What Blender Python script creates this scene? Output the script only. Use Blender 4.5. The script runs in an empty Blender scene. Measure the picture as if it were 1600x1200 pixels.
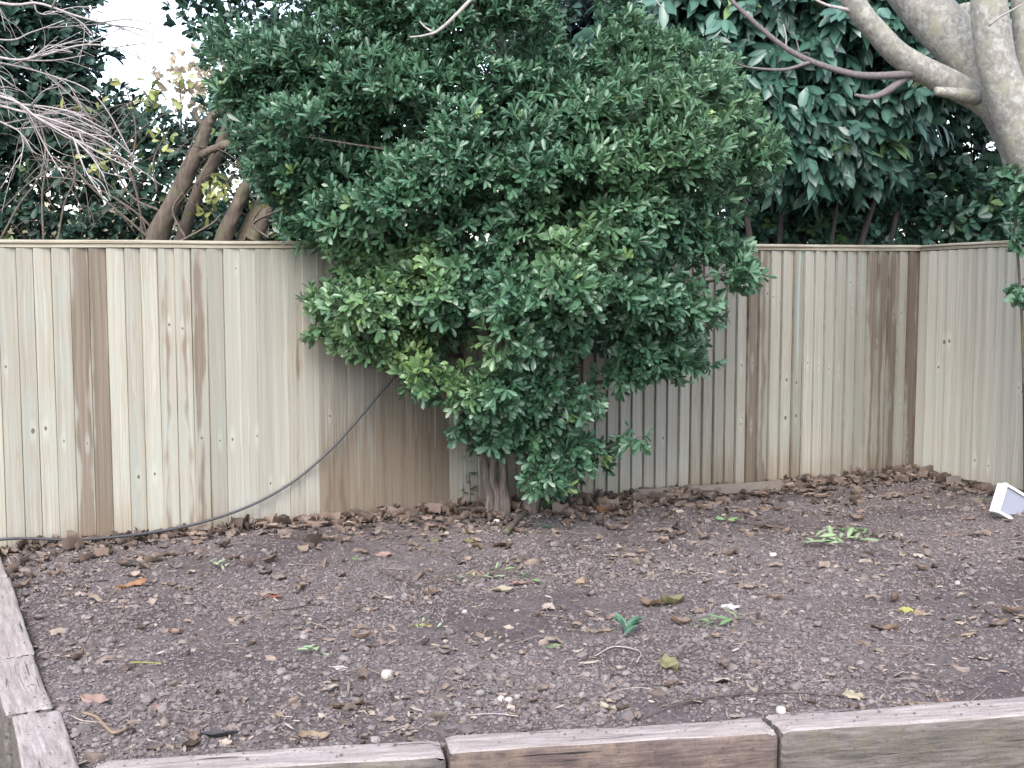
import bpy, math, random
import numpy as np
from mathutils import Vector, Matrix

S = bpy.context.scene
COL = S.collection
rng = np.random.default_rng(11)
random.seed(11)
R = math.radians

# ------------------------------------------------------------------ camera
CAMZ = 1.66
PITCH = R(5.43)
FPX = 2000.0
cam = bpy.data.cameras.new('camera')
cam.sensor_width = 36.0
cam.lens = FPX / 1600 * 36.0
cam.clip_start = 0.05
cam.clip_end = 2000
camo = bpy.data.objects.new('camera', cam)
COL.objects.link(camo)
camo.location = (0, 0, CAMZ)
camo.rotation_euler = (R(90) - PITCH, 0, 0)
S.camera = camo

# ------------------------------------------------------------------ sky, sun, exposure
SUN_EL, SUN_AZ = R(48), R(192)          # azimuth: the sun stands behind the camera, a little left
W = bpy.data.worlds.new('World')
S.world = W
W.use_nodes = True
wn, wl = W.node_tree.nodes, W.node_tree.links
bg = wn['Background']
sky = wn.new('ShaderNodeTexSky')
sky.sky_type = 'NISHITA'
sky.sun_disc = False
sky.sun_elevation = SUN_EL
sky.sun_rotation = SUN_AZ
sky.air_density = 1.0
sky.dust_density = 2.0
sky.ozone_density = 1.0
hs = wn.new('ShaderNodeHueSaturation')
hs.inputs['Saturation'].default_value = 0.68
wl.new(sky.outputs[0], hs.inputs['Color'])
wl.new(hs.outputs[0], bg.inputs['Color'])
bg.inputs['Strength'].default_value = 0.15
sun = bpy.data.lights.new('sun', 'SUN')
sun.energy = 0.9
sun.angle = R(40)
sun.color = (1.0, 0.97, 0.93)
suno = bpy.data.objects.new('sun', sun)
COL.objects.link(suno)
sd = Vector((math.sin(SUN_AZ) * math.cos(SUN_EL), math.cos(SUN_AZ) * math.cos(SUN_EL), math.sin(SUN_EL)))
suno.rotation_euler = sd.to_track_quat('Z', 'Y').to_euler()
suno.location = (0, 0, 20)
S.view_settings.view_transform = 'Standard'
S.view_settings.look = 'None'
S.view_settings.gamma = 1.0
S.view_settings.use_curve_mapping = False
S.view_settings.exposure = 2.05

# ------------------------------------------------------------------ geometry of the picture: pixel of the 1600x1200 photo -> point
SP, CP = math.sin(PITCH), math.cos(PITCH)


def ray(px, py):
    a, b = (px - 800) / FPX, (600 - py) / FPX
    return np.array((a, b * SP + CP, b * CP - SP))


def P(px, py, Y):
    d = ray(px, py)
    return np.array((0, 0, CAMZ)) + d * (Y / d[1])


def G(px, py, z=0.0):
    d = ray(px, py)
    return np.array((0, 0, CAMZ)) + d * ((z - CAMZ) / d[2])


def proj(v):
    v = np.asarray(v, float)
    x, y, z = v[..., 0], v[..., 1], v[..., 2] - CAMZ
    fw = y * CP - z * SP
    up = y * SP + z * CP
    return 800 + FPX * x / fw, 600 - FPX * up / fw


# ------------------------------------------------------------------ helpers
_lat = np.random.default_rng(5).random((256, 256))


def vnoise(x, y):
    x = np.asarray(x, float); y = np.asarray(y, float)
    xi = np.floor(x).astype(int); yi = np.floor(y).astype(int)
    fx = x - xi; fy = y - yi
    fx = fx * fx * (3 - 2 * fx); fy = fy * fy * (3 - 2 * fy)
    g = lambda i, j: _lat[i & 255, j & 255]
    return ((g(xi, yi) * (1 - fx) + g(xi + 1, yi) * fx) * (1 - fy) + (g(xi, yi + 1) * (1 - fx) + g(xi + 1, yi + 1) * fx) * fy)


def fbm(x, y, o=4):
    s = 0; a = 0.5
    for k in range(o):
        s = s + a * (vnoise(x * 2 ** k + 17.3 * k, y * 2 ** k + 9.1 * k) - 0.5); a *= 0.5
    return s


def nrm(a):
    return a / np.maximum(np.linalg.norm(a, axis=-1, keepdims=True), 1e-9)


def npmesh(name, V, faces, attrs=None, smooth=True):
    """faces: list of (m,k) index arrays"""
    me = bpy.data.meshes.new(name)
    V = np.ascontiguousarray(V, dtype=np.float32)
    me.vertices.add(len(V)); me.vertices.foreach_set('co', V.ravel())
    li = np.concatenate([f.ravel() for f in faces]).astype(np.int32)
    tot = np.concatenate([np.full(len(f), f.shape[1]) for f in faces])
    st = np.concatenate(([0], np.cumsum(tot)[:-1])).astype(np.int32)
    me.loops.add(len(li)); me.loops.foreach_set('vertex_index', li)
    me.polygons.add(len(st)); me.polygons.foreach_set('loop_start', st)
    me.update(calc_edges=True)
    me.polygons.foreach_set('use_smooth', np.full(len(st), bool(smooth)))
    for k, a in (attrs or {}).items():
        at = me.attributes.new(k, 'FLOAT', 'POINT')
        at.data.foreach_set('value', np.ascontiguousarray(a, dtype=np.float32))
    me.validate()
    return me


def link(name, me, mat, parent=None):
    o = bpy.data.objects.new(name, me)
    COL.objects.link(o)
    for m in (mat if isinstance(mat, (list, tuple)) else [mat]):
        me.materials.append(m)
    if parent is not None:
        o.parent = parent
        o.matrix_parent_inverse = Matrix.Translation(-Vector(parent.location)) if parent.rotation_euler[2] == 0 else parent.matrix_basis.inverted()
    return o


def tag(o, label, cat, group=None, kind=None):
    o['label'] = label; o['category'] = cat
    if group: o['group'] = group
    if kind: o['kind'] = kind
    return o


def struct(o, kind='structure'):
    o['kind'] = kind
    return o


def empty(name, loc, label, cat, group=None):
    o = bpy.data.objects.new(name, None)
    COL.objects.link(o)
    o.location = Vector([float(c) for c in loc]); o.empty_display_size = 0.1
    return tag(o, label, cat, group)


def spline(pts, n):
    pts = np.asarray(pts, float)
    if len(pts) < 3:
        t = np.linspace(0, 1, n)[:, None]
        return pts[0] * (1 - t) + pts[-1] * t
    p = np.vstack((2 * pts[0] - pts[1], pts, 2 * pts[-1] - pts[-2]))
    m = len(pts) - 1
    out = []
    for u in np.linspace(0, m, n):
        i = min(int(u), m - 1); t = u - i
        a, b, c, d = p[i], p[i + 1], p[i + 2], p[i + 3]
        out.append(0.5 * ((2 * b) + (-a + c) * t + (2 * a - 5 * b + 4 * c - d) * t * t + (-a + 3 * b - 3 * c + d) * t ** 3))
    return np.array(out)


class Soup:
    def __init__(s):
        s.V = []; s.F = {}; s.n = 0; s.A = []

    def add(s, V, faces, a=0.0):
        V = np.asarray(V, float)
        for f in faces:
            f = np.asarray(f)
            s.F.setdefault(f.shape[1], []).append(f + s.n)
        s.V.append(V); s.n += len(V)
        s.A.append(np.full(len(V), a) if np.isscalar(a) else a)

    def tube(s, pts, rad, seg=8, n=None, rough=0.0, cap=True, a=0.0):
        n = n or max(6, len(pts) * 4)
        c = spline(pts, n)
        rad = np.asarray(rad, float)
        r = np.interp(np.linspace(0, 1, n), np.linspace(0, 1, len(rad)), rad) if rad.ndim else np.full(n, float(rad))
        T = nrm(np.gradient(c, axis=0))
        u = np.cross(T[0], (0.31, 0.77, 0.55)); u /= np.linalg.norm(u)
        ang = np.linspace(0, 2 * np.pi, seg, endpoint=False)
        V = []
        sd_ = random.random() * 50
        for i in range(n):
            u = u - T[i] * np.dot(u, T[i]); u /= np.linalg.norm(u)
            w = np.cross(T[i], u)
            rr = r[i] * (1 + rough * 2 * fbm(np.cos(ang) * 1.3 + sd_, np.sin(ang) * 1.3 + i * 0.35 + sd_, 3))
            V.append(c[i] + (np.cos(ang) * rr)[:, None] * u + (np.sin(ang) * rr)[:, None] * w)
        V = np.vstack(V)
        i, j = np.meshgrid(np.arange(n - 1), np.arange(seg), indexing='ij')
        i = i.ravel(); j = j.ravel(); k = (j + 1) % seg
        Q = np.stack((i * seg + j, i * seg + k, (i + 1) * seg + k, (i + 1) * seg + j), 1)
        fs = [Q]
        if cap:
            V = np.vstack((V, c[0], c[-1]))
            b0, b1 = n * seg, n * seg + 1
            jj = np.arange(seg); kk = (jj + 1) % seg
            fs.append(np.stack((np.full(seg, b0), kk, jj), 1))
            fs.append(np.stack((np.full(seg, b1), (n - 1) * seg + jj, (n - 1) * seg + kk), 1))
        s.add(V, fs, a)

    def mesh(s, name, smooth=True):
        return npmesh(name, np.vstack(s.V), [np.vstack(f) for f in s.F.values()], {'rnd': np.concatenate(s.A)}, smooth)


def leaf_soup(B, D, N, L, Wd, curl, fold, prof=((0.45, 0.8), (0.8, 1.0)), extra=None):
    """n leaves, 8 points and 6 faces each. B base, D direction, N normal."""
    n = len(B)
    D = nrm(D); N = nrm(N - D * np.sum(N * D, 1, keepdims=True)); Sd = np.cross(D, N)
    (t1, w1), (t2, w2) = prof
    T = np.array((0, t1, t1, t1, t2, t2, t2, 1.0)); SS = np.array((0, -w1, 0, w1, -w2, 0, w2, 0)) * 0.5
    L = np.broadcast_to(L, n); Wd = np.broadcast_to(Wd, n); curl = np.broadcast_to(curl, n); fold = np.broadcast_to(fold, n)
    V = (B[:, None, :] + D[:, None, :] * (L[:, None] * T)[..., None] + Sd[:, None, :] * (Wd[:, None] * SS)[..., None]
         + N[:, None, :] * (fold[:, None] * Wd[:, None] * np.abs(SS) - curl[:, None] * L[:, None] * T ** 2)[..., None])
    off = (np.arange(n) * 8)[:, None]
    tri = np.array(((0, 2, 1), (0, 3, 2), (4, 5, 7), (5, 6, 7)))
    qd = np.array(((1, 2, 5, 4), (2, 3, 6, 5)))
    F3 = (off[:, None, :] + tri[None]).reshape(-1, 3)
    F4 = (off[:, None, :] + qd[None]).reshape(-1, 4)
    at = {'rnd': np.repeat(rng.random(n), 8), 'mid': np.tile(np.array((0, 1, 0, 1, 1, 0, 1, .5)), n)}
    for k, a in (extra or {}).items():
        at[k] = np.repeat(a, 8)
    return V.reshape(-1, 3), [F3, F4], at


def in_poly(px, py, poly):
    poly = np.asarray(poly, float); ins = np.zeros(px.shape, bool); d = np.full(px.shape, 1e9)
    for i in range(len(poly)):
        x0, y0 = poly[i - 1]; x1, y1 = poly[i]
        c = ((y0 > py) != (y1 > py)) & (px < (x1 - x0) * (py - y0) / (y1 - y0 + 1e-9) + x0)
        ins ^= c
        ex, ey = x1 - x0, y1 - y0
        t = np.clip(((px - x0) * ex + (py - y0) * ey) / (ex * ex + ey * ey + 1e-9), 0, 1)
        d = np.minimum(d, np.hypot(px - x0 - t * ex, py - y0 - t * ey))
    return ins, d


def rand_unit(n):
    return nrm(rng.normal(size=(n, 3)))


# ------------------------------------------------------------------ materials
class NT:
    def __init__(s, name):
        s.m = bpy.data.materials.new(name); s.m.use_nodes = True
        s.t = s.m.node_tree; s.N = s.t.nodes; s.b = s.N['Principled BSDF']; s.out = s.N['Material Output']

    def new(s, typ, **kw):
        n = s.N.new(typ)
        for k, v in kw.items():
            if k.startswith('i_'):
                key = k[2:]
                n.inputs[int(key) if key.isdigit() else key.replace('_', ' ')].default_value = v
            else:
                setattr(n, k, v)
        return n

    def lk(s, a, b):
        s.t.links.new(a, b)

    def attr(s, name):
        return s.new('ShaderNodeAttribute', attribute_name=name).outputs['Fac']

    def math(s, op, a, b=None, c=None, clamp=False):
        n = s.new('ShaderNodeMath', operation=op, use_clamp=clamp)
        for i, x in enumerate((a, b, c)):
            if x is None: continue
            if isinstance(x, (int, float)): n.inputs[i].default_value = x
            else: s.lk(x, n.inputs[i])
        return n.outputs[0]

    def mix(s, fac, a, b, mode='MIX'):
        n = s.new('ShaderNodeMix', data_type='RGBA', blend_type=mode)
        for i, x in ((0, fac), (6, a), (7, b)):
            if isinstance(x, (int, float)): n.inputs[i].default_value = x
            elif isinstance(x, tuple): n.inputs[i].default_value = (*x, 1) if len(x) == 3 else x
            else: s.lk(x, n.inputs[i])
        return n.outputs[2]

    def ramp(s, fac, stops):
        n = s.new('ShaderNodeValToRGB')
        e = n.color_ramp.elements
        while len(e) < len(stops): e.new(0.5)
        for el, (p, c) in zip(e, stops):
            el.position = p; el.color = (*c, 1) if isinstance(c, tuple) else (c, c, c, 1)
        s.lk(fac, n.inputs[0])
        return n.outputs[0]

    def comb(s, x, y, z):
        n = s.new('ShaderNodeCombineXYZ')
        for i, q in enumerate((x, y, z)):
            if isinstance(q, (int, float)): n.inputs[i].default_value = q
            else: s.lk(q, n.inputs[i])
        return n.outputs[0]

    def noise(s, vec, scale, detail=4, rough=0.55, dist=0.0):
        n = s.new('ShaderNodeTexNoise', i_Scale=scale, i_Detail=detail, i_Roughness=rough, i_Distortion=dist)
        if vec is not None: s.lk(vec, n.inputs['Vector'])
        return n.outputs['Fac']

    def pos(s):
        return s.new('ShaderNodeNewGeometry').outputs['Position']

    def scaled(s, vec, sc):
        n = s.new('ShaderNodeMapping'); n.inputs['Scale'].default_value = sc
        s.lk(vec, n.inputs['Vector'])
        return n.outputs[0]

    def bump(s, h, st, dist):
        n = s.new('ShaderNodeBump', i_Strength=st, i_Distance=dist)
        s.lk(h, n.inputs['Height']); s.lk(n.outputs[0], s.b.inputs['Normal'])

    def col(s, c):
        if isinstance(c, tuple): s.b.inputs['Base Color'].default_value = (*c, 1)
        else: s.lk(c, s.b.inputs['Base Color'])

    def set(s, **kw):
        for k, v in kw.items():
            s.b.inputs[k.replace('_', ' ')].default_value = v
        return s


def leaf_mat(name, c_dark, c_mid, c_light, c_young=None, rough=0.38, spec=0.5, trans=0.18, under=1.35):
    t = NT(name)
    r = t.attr('rnd')
    c = t.ramp(r, [(0.0, c_dark), (0.55, c_mid), (0.93, c_light), (1.0, c_light)])
    if c_young:
        c = t.mix(t.attr('young'), c, c_young)
    pn = t.noise(t.pos(), 1.6, 3)
    c = t.mix(t.math('MULTIPLY', t.math('SUBTRACT', pn, 0.35, clamp=True), 1.1), c, c_light)
    c = t.mix(t.math('MULTIPLY', t.math('SUBTRACT', 1.0, t.attr('mid')), 0.22), c, tuple(min(1, x * 2.2) for x in c_light))
    bf = t.new('ShaderNodeNewGeometry').outputs['Backfacing']
    c = t.mix(t.math('MULTIPLY', bf, 0.6), c, tuple(min(1, x * under + 0.015) for x in c_light))
    t.col(c); t.set(Roughness=rough); t.b.inputs['Specular IOR Level'].default_value = spec
    tr = t.new('ShaderNodeBsdfTranslucent'); t.lk(c, tr.inputs['Color'])
    mx = t.new('ShaderNodeMixShader'); mx.inputs[0].default_value = trans
    t.lk(t.b.outputs[0], mx.inputs[1]); t.lk(tr.outputs[0], mx.inputs[2]); t.lk(mx.outputs[0], t.out.inputs['Surface'])
    return t.m


def bark_mat(name, c0, c1, c2, scale=14, stretch=0.25, bump=0.012, lichen=None, rough=0.85, white=None):
    t = NT(name)
    v = t.scaled(t.pos(), (1, 1, stretch))
    n = t.noise(v, scale, 6, 0.65)
    n2 = t.noise(t.pos(), 2.2, 4)
    c = t.ramp(n, [(0.3, c0), (0.52, c1), (0.72, c2)])
    if lichen:
        m = t.ramp(t.noise(t.pos(), 5.5, 5, 0.6), [(0.48, 0.0), (0.6, 1.0)])
        c = t.mix(t.math('MULTIPLY', m, 0.75), c, lichen)
    c = t.mix(t.math('MULTIPLY', n2, 0.5), c, c0)
    if white:
        c = t.mix(t.ramp(t.noise(t.pos(), 17, 6, 0.72), [(0.50, 0.0), (0.64, 0.55)]), c, white)
    t.col(c); t.set(Roughness=rough); t.bump(n, 0.7, bump)
    return t.m


def fence_mat(name):
    t = NT(name)
    u, v, r, hc, hw, tone = (t.attr(k) for k in ('bu', 'bv', 'rs', 'hc', 'hw', 'tone'))
    # streaky grain that wanders along the board
    wob = t.noise(t.comb(t.math('MULTIPLY', r, 31.0), t.math('MULTIPLY', v, 1.3), 0.0), 1.0, 2)
    uw = t.math('ADD', u, t.math('MULTIPLY', t.math('SUBTRACT', wob, 0.5), 0.05))
    g1 = t.noise(t.comb(t.math('MULTIPLY', uw, 75.0), t.math('MULTIPLY', v, 0.55), t.math('MULTIPLY', r, 57.0)), 1.0, 4, 0.55)
    g2 = t.noise(t.comb(t.math('MULTIPLY', uw, 300.0), t.math('MULTIPLY', v, 2.5), t.math('MULTIPLY', r, 23.0)), 1.0, 3, 0.6)
    # cathedral figure: nested arches
    a = t.math('SUBTRACT', u, t.math('MULTIPLY', t.math('SUBTRACT', r, 0.5), 0.05))
    arch = t.math('ADD', t.math('MULTIPLY', t.math('MULTIPLY', a, a), 5200.0), t.math('MULTIPLY', t.noise(t.comb(t.math('MULTIPLY', u, 9.0), t.math('MULTIPLY', v, 1.1), t.math('MULTIPLY', r, 41.0)), 1.0, 2), 16.0))
    ring = t.math('ADD', t.math('MULTIPLY', t.math('SINE', t.math('MULTIPLY', t.math('ADD', arch, t.math('MULTIPLY', v, 4.0)), 3.1)), 0.5), 0.5)
    ring = t.math('POWER', ring, 3.0)
    pale = t.mix(t.ramp(g1, [(0.3, 0.0), (0.7, 1.0)]), (0.365, 0.350, 0.298), (0.268, 0.240, 0.190))
    pale = t.mix(t.math('MULTIPLY', ring, 0.34), pale, (0.24, 0.185, 0.125))
    pale = t.mix(t.ramp(g2, [(0.4, 0.0), (0.7, 0.5)]), pale, (0.46, 0.445, 0.395))
    # green cast of the timber treatment in soft patches
    big = t.noise(t.comb(t.math('MULTIPLY', u, 14.0), t.math('MULTIPLY', v, 2.2), t.math('MULTIPLY', r, 11.0)), 1.0, 3)
    pale = t.mix(t.ramp(big, [(0.48, 0.0), (0.68, 0.6)]), pale, (0.32, 0.345, 0.30))
    pale = t.mix(t.math('MULTIPLY', t.attr('grey'), 0.9), pale, t.mix(t.ramp(g1, [(0.3, 0.0), (0.7, 1.0)]), (0.365, 0.36, 0.325), (0.265, 0.25, 0.22)))
    # brown heartwood band
    hwob = t.math('MULTIPLY', t.math('SUBTRACT', t.noise(t.comb(t.math('MULTIPLY', r, 77.0), t.math('MULTIPLY', v, 1.7), 3.0), 1.0, 3), 0.5), 0.11)
    edge = t.math('MULTIPLY', t.math('SUBTRACT', t.math('ADD', g1, g2), 1.0), 0.035)
    dist = t.math('ABSOLUTE', t.math('ADD', t.math('SUBTRACT', u, hc), t.math('ADD', hwob, edge)))
    hwn = t.noise(t.comb(t.math('MULTIPLY', r, 51.0), t.math('MULTIPLY', v, 1.35), 7.0), 1.0, 3)
    hw = t.math('ADD', hw, t.math('MULTIPLY', t.math('SUBTRACT', hwn, 0.5), 0.13))
    hm = t.math('MULTIPLY', t.math('SUBTRACT', hw, dist), 55.0, clamp=True)
    brown = t.mix(t.ramp(g1, [(0.3, 0.0), (0.7, 1.0)]), (0.23, 0.180, 0.135), (0.12, 0.086, 0.064))
    brown = t.mix(t.ramp(g2, [(0.4, 0.0), (0.8, 0.45)]), brown, (0.32, 0.27, 0.215))
    c = t.mix(t.math('MULTIPLY', hm, 0.88), pale, brown)
    # damp brown stain climbing from the bottom in fingers
    fing = t.math('MULTIPLY', t.noise(t.comb(t.math('MULTIPLY', u, 55.0), t.math('MULTIPLY', v, 1.2), t.math('MULTIPLY', r, 19.0)), 1.0, 3), 1.15)
    dm = t.math('MULTIPLY', t.math('SUBTRACT', t.math('MULTIPLY', fing, t.attr('damp')), v), 3.0, clamp=True)
    c = t.mix(t.math('MULTIPLY', dm, 0.6), c, (0.20, 0.13, 0.075))
    # teal preservative run
    tm = t.math('MULTIPLY', t.attr('teal'), t.math('MULTIPLY', t.math('SUBTRACT', 0.014, t.math('ABSOLUTE', t.math('ADD', u, t.math('MULTIPLY', t.math('SUBTRACT', wob, 0.5), 0.03)))), 120.0, clamp=True))
    tm = t.math('MULTIPLY', tm, t.math('MULTIPLY', t.math('SUBTRACT', v, 0.75), 4.0, clamp=True))
    c = t.mix(t.math('MULTIPLY', tm, 0.8), c, (0.40, 0.52, 0.47))
    # knots
    for ku, kv, rx, rz in (('ku1', 'kv1', 0.0075, 0.010), ('ku2', 'kv2', 0.009, 0.012), ('ku3', 'kv3', 0.006, 0.008)):
        du = t.math('DIVIDE', t.math('SUBTRACT', u, t.attr(ku)), rx); dv = t.math('DIVIDE', t.math('SUBTRACT', v, t.attr(kv)), rz)
        d = t.math('SQRT', t.math('ADD', t.math('MULTIPLY', du, du), t.math('MULTIPLY', dv, dv)))
        d = t.math('MULTIPLY', t.math('ADD', d, t.math('MULTIPLY', t.math('SUBTRACT', g2, 0.5), 1.4)), t.attr('ks'))
        dvl = t.math('DIVIDE', dv, 3.2)
        dl = t.math('SQRT', t.math('ADD', t.math('MULTIPLY', du, du), t.math('MULTIPLY', dvl, dvl)))
        halo = t.math('MULTIPLY', t.math('SUBTRACT', 2.6, dl), 0.7, clamp=True)
        c = t.mix(t.math('MULTIPLY', halo, 0.45), c, (0.41, 0.42, 0.37))
        c = t.mix(t.math('MULTIPLY', t.math('SUBTRACT', 1.25, d), 4.0, clamp=True), c, (0.12, 0.092, 0.066))
        c = t.mix(t.math('MULTIPLY', t.math('SUBTRACT', 0.6, d), 4.0, clamp=True), c, (0.15, 0.12, 0.085))
    n = t.new('ShaderNodeMix', data_type='RGBA', blend_type='MULTIPLY'); n.inputs[0].default_value = 1.0
    t.lk(c, n.inputs[6]); t.lk(t.comb(tone, tone, tone), n.inputs[7])
    t.col(n.outputs[2]); t.set(Roughness=0.78); t.b.inputs['Specular IOR Level'].default_value = 0.25
    t.bump(t.math('ADD', g2, g1), 0.35, 0.0015)
    return t.m


def rail_mat(name):
    t = NT(name)
    v = t.scaled(t.new('ShaderNodeTexCoord').outputs['Object'], (1.2, 40, 40))
    n = t.noise(v, 2.0, 5, 0.6)
    c = t.ramp(n, [(0.3, (0.20, 0.165, 0.12)), (0.5, (0.34, 0.30, 0.225)), (0.7, (0.44, 0.41, 0.335))])
    c = t.mix(t.ramp(t.noise(t.pos(), 2.5, 4), [(0.45, 0.0), (0.65, 0.5)]), c, (0.18, 0.15, 0.12))
    t.col(c); t.set(Roughness=0.8); t.bump(n, 0.3, 0.002)
    return t.m


def soil_mat(name):
    t = NT(name)
    p = t.pos()
    n1 = t.noise(p, 1.1, 4); n2 = t.noise(p, 45, 6, 0.7); n3 = t.noise(p, 160, 3, 0.6)
    c = t.ramp(n2, [(0.3, (0.066, 0.054, 0.053)), (0.5, (0.128, 0.105, 0.103)), (0.68, (0.204, 0.173, 0.167))])
    c = t.mix(t.ramp(n1, [(0.42, 0.0), (0.6, 0.85)]), c, t.ramp(n2, [(0.3, (0.043, 0.034, 0.035)), (0.7, (0.107, 0.085, 0.085))]))
    c = t.mix(t.ramp(n3, [(0.66, 0.0), (0.78, 0.5)]), c, (0.337, 0.288, 0.262))
    t.col(c); t.set(Roughness=0.9); t.b.inputs['Specular IOR Level'].default_value = 0.3
    t.bump(t.math('ADD', n2, t.math('MULTIPLY', n3, 0.5)), 1.0, 0.02)
    return t.m


def stone_mat(name):
    t = NT(name)
    r = t.attr('rnd')
    c = t.ramp(r, [(0.0, (0.076, 0.061, 0.059)), (0.3, (0.120, 0.098, 0.094)), (0.62, (0.161, 0.134, 0.130)), (0.86, (0.219, 0.185, 0.176)), (0.95, (0.306, 0.263, 0.235)), (1.0, (0.561, 0.536, 0.513))])
    n = t.noise(t.pos(), 90, 4)
    c = t.mix(t.math('MULTIPLY', n, 0.55), c, (0.061, 0.048, 0.048))
    t.col(c); t.set(Roughness=0.8); t.bump(n, 0.6, 0.003)
    return t.m


def dry_leaf_mat(name, cols, rough=0.7):
    t = NT(name)
    k = len(cols)
    c = t.ramp(t.attr('rnd'), [(i / max(1, k - 1), q) for i, q in enumerate(cols)])
    n = t.noise(t.pos(), 60, 4)
    c = t.mix(t.math('MULTIPLY', n, 0.5), c, tuple(x * 0.45 for x in cols[0]))
    t.col(c); t.set(Roughness=rough); t.bump(n, 0.3, 0.003)
    return t.m


def one_col(name, c, rough=0.6, var=0.35, scale=30, spec=0.4):
    t = NT(name)
    n = t.noise(t.pos(), scale, 5)
    t.col(t.mix(t.math('MULTIPLY', n, var), c, tuple(x * 0.4 for x in c))); t.set(Roughness=rough)
    t.b.inputs['Specular IOR Level'].default_value = spec; t.bump(n, 0.3, 0.002)
    return t.m


def sleeper_mat(name, cols, moss, seed):
    t = NT(name)
    o = t.new('ShaderNodeTexCoord').outputs['Object']
    mp = t.new('ShaderNodeMapping'); mp.inputs['Location'].default_value = (seed * 3.7, seed, seed * 1.9); mp.inputs['Scale'].default_value = (3.2, 30, 30)
    t.lk(o, mp.inputs['Vector'])
    g = t.noise(mp.outputs[0], 1.6, 6, 0.65, 0.4)
    f = t.noise(t.pos(), 11, 5, 0.65); f2 = t.noise(t.pos(), 70, 4, 0.7)
    c = t.ramp(g, [(0.32, cols[0]), (0.5, cols[1]), (0.68, cols[2])])
    c = t.mix(t.ramp(f, [(0.46, 0.0), (0.66, 0.7)]), c, moss)
    c = t.mix(t.ramp(f2, [(0.55, 0.0), (0.72, 0.65)]), c, tuple(x * 0.6 for x in cols[0]))
    mp2 = t.new('ShaderNodeMapping'); mp2.inputs['Location'].default_value = (seed * 1.3, seed * 2.1, seed); mp2.inputs['Scale'].default_value = (2.2, 55, 55)
    t.lk(o, mp2.inputs['Vector'])
    ck = t.noise(mp2.outputs[0], 1.0, 3, 0.5, 0.6)
    crack = t.ramp(ck, [(0.27, 1.0), (0.335, 0.0)])
    c = t.mix(crack, c, tuple(x * 0.3 for x in cols[0]))
    t.col(c); t.set(Roughness=0.85); t.bump(t.math('SUBTRACT', t.math('ADD', g, t.math('MULTIPLY', f2, 0.5)), crack), 0.8, 0.008)
    return t.m


M = {}
M['fence'] = fence_mat('fence_board_wood')
M['rail'] = rail_mat('fence_rail_wood')
M['soil'] = soil_mat('bed_soil')
M['stone'] = stone_mat('small_stones')
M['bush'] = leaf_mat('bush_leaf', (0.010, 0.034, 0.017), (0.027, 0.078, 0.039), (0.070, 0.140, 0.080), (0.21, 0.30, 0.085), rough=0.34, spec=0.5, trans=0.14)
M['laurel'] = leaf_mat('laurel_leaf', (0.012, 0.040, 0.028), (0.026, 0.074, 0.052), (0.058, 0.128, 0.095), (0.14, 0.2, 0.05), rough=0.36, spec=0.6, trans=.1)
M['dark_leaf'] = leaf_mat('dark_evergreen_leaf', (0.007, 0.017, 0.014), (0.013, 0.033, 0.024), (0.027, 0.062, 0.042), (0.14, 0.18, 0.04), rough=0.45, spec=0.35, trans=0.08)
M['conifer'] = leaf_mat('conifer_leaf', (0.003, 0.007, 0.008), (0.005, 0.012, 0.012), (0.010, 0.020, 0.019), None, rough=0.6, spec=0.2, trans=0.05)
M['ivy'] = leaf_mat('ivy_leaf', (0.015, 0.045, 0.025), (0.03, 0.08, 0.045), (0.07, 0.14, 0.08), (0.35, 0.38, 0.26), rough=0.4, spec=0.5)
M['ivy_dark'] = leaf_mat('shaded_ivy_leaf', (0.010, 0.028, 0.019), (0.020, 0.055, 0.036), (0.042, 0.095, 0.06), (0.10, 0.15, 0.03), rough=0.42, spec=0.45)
M['yellow_leaf'] = leaf_mat('yellow_leaf', (0.07, 0.095, 0.025), (0.13, 0.16, 0.04), (0.21, 0.22, 0.07), None, rough=0.5)
M['autumn'] = leaf_mat('autumn_leaf', (0.20, 0.165, 0.115), (0.28, 0.235, 0.17), (0.36, 0.31, 0.235), None, rough=0.6, trans=0.3)
M['straw'] = leaf_mat('straw_leaf', (0.20, 0.18, 0.11), (0.32, 0.29, 0.18), (0.45, 0.42, 0.30), None, rough=0.7, trans=0.3)
M['bush_bark'] = bark_mat('bush_bark', (0.05, 0.038, 0.033), (0.125, 0.10, 0.086), (0.25, 0.21, 0.185), 48, 0.13, 0.02)
M['tree_bark'] = bark_mat('pale_tree_bark', (0.122, 0.113, 0.099), (0.222, 0.210, 0.188), (0.345, 0.332, 0.302), 38, 0.75, 0.005, (0.27, 0.265, 0.19), white=(0.42, 0.405, 0.39))
M['brown_bark'] = bark_mat('brown_bark', (0.04, 0.029, 0.023), (0.095, 0.072, 0.056), (0.17, 0.135, 0.105), 30, 0.2, 0.014, (0.10, 0.095, 0.05))
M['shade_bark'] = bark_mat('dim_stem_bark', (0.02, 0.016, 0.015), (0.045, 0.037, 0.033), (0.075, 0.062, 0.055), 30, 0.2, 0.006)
M['twig_pale'] = bark_mat('pale_twig', (0.19, 0.165, 0.16), (0.32, 0.285, 0.28), (0.46, 0.42, 0.415), 60, 1, 0.002)
M['twig_dark'] = bark_mat('dark_twig', (0.07, 0.058, 0.062), (0.13, 0.108, 0.11), (0.20, 0.17, 0.17), 60, 1, 0.002)
M['cane'] = bark_mat('bramble_cane', (0.06, 0.045, 0.036), (0.125, 0.097, 0.076), (0.21, 0.17, 0.14), 60, 1, 0.002)
M['litter'] = dry_leaf_mat('dead_leaf', [(0.05, 0.035, 0.028), (0.105, 0.070, 0.053), (0.155, 0.105, 0.08), (0.215, 0.155, 0.12), (0.12, 0.097, 0.086), (0.17, 0.12, 0.094), (0.28, 0.21, 0.165)])
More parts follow.
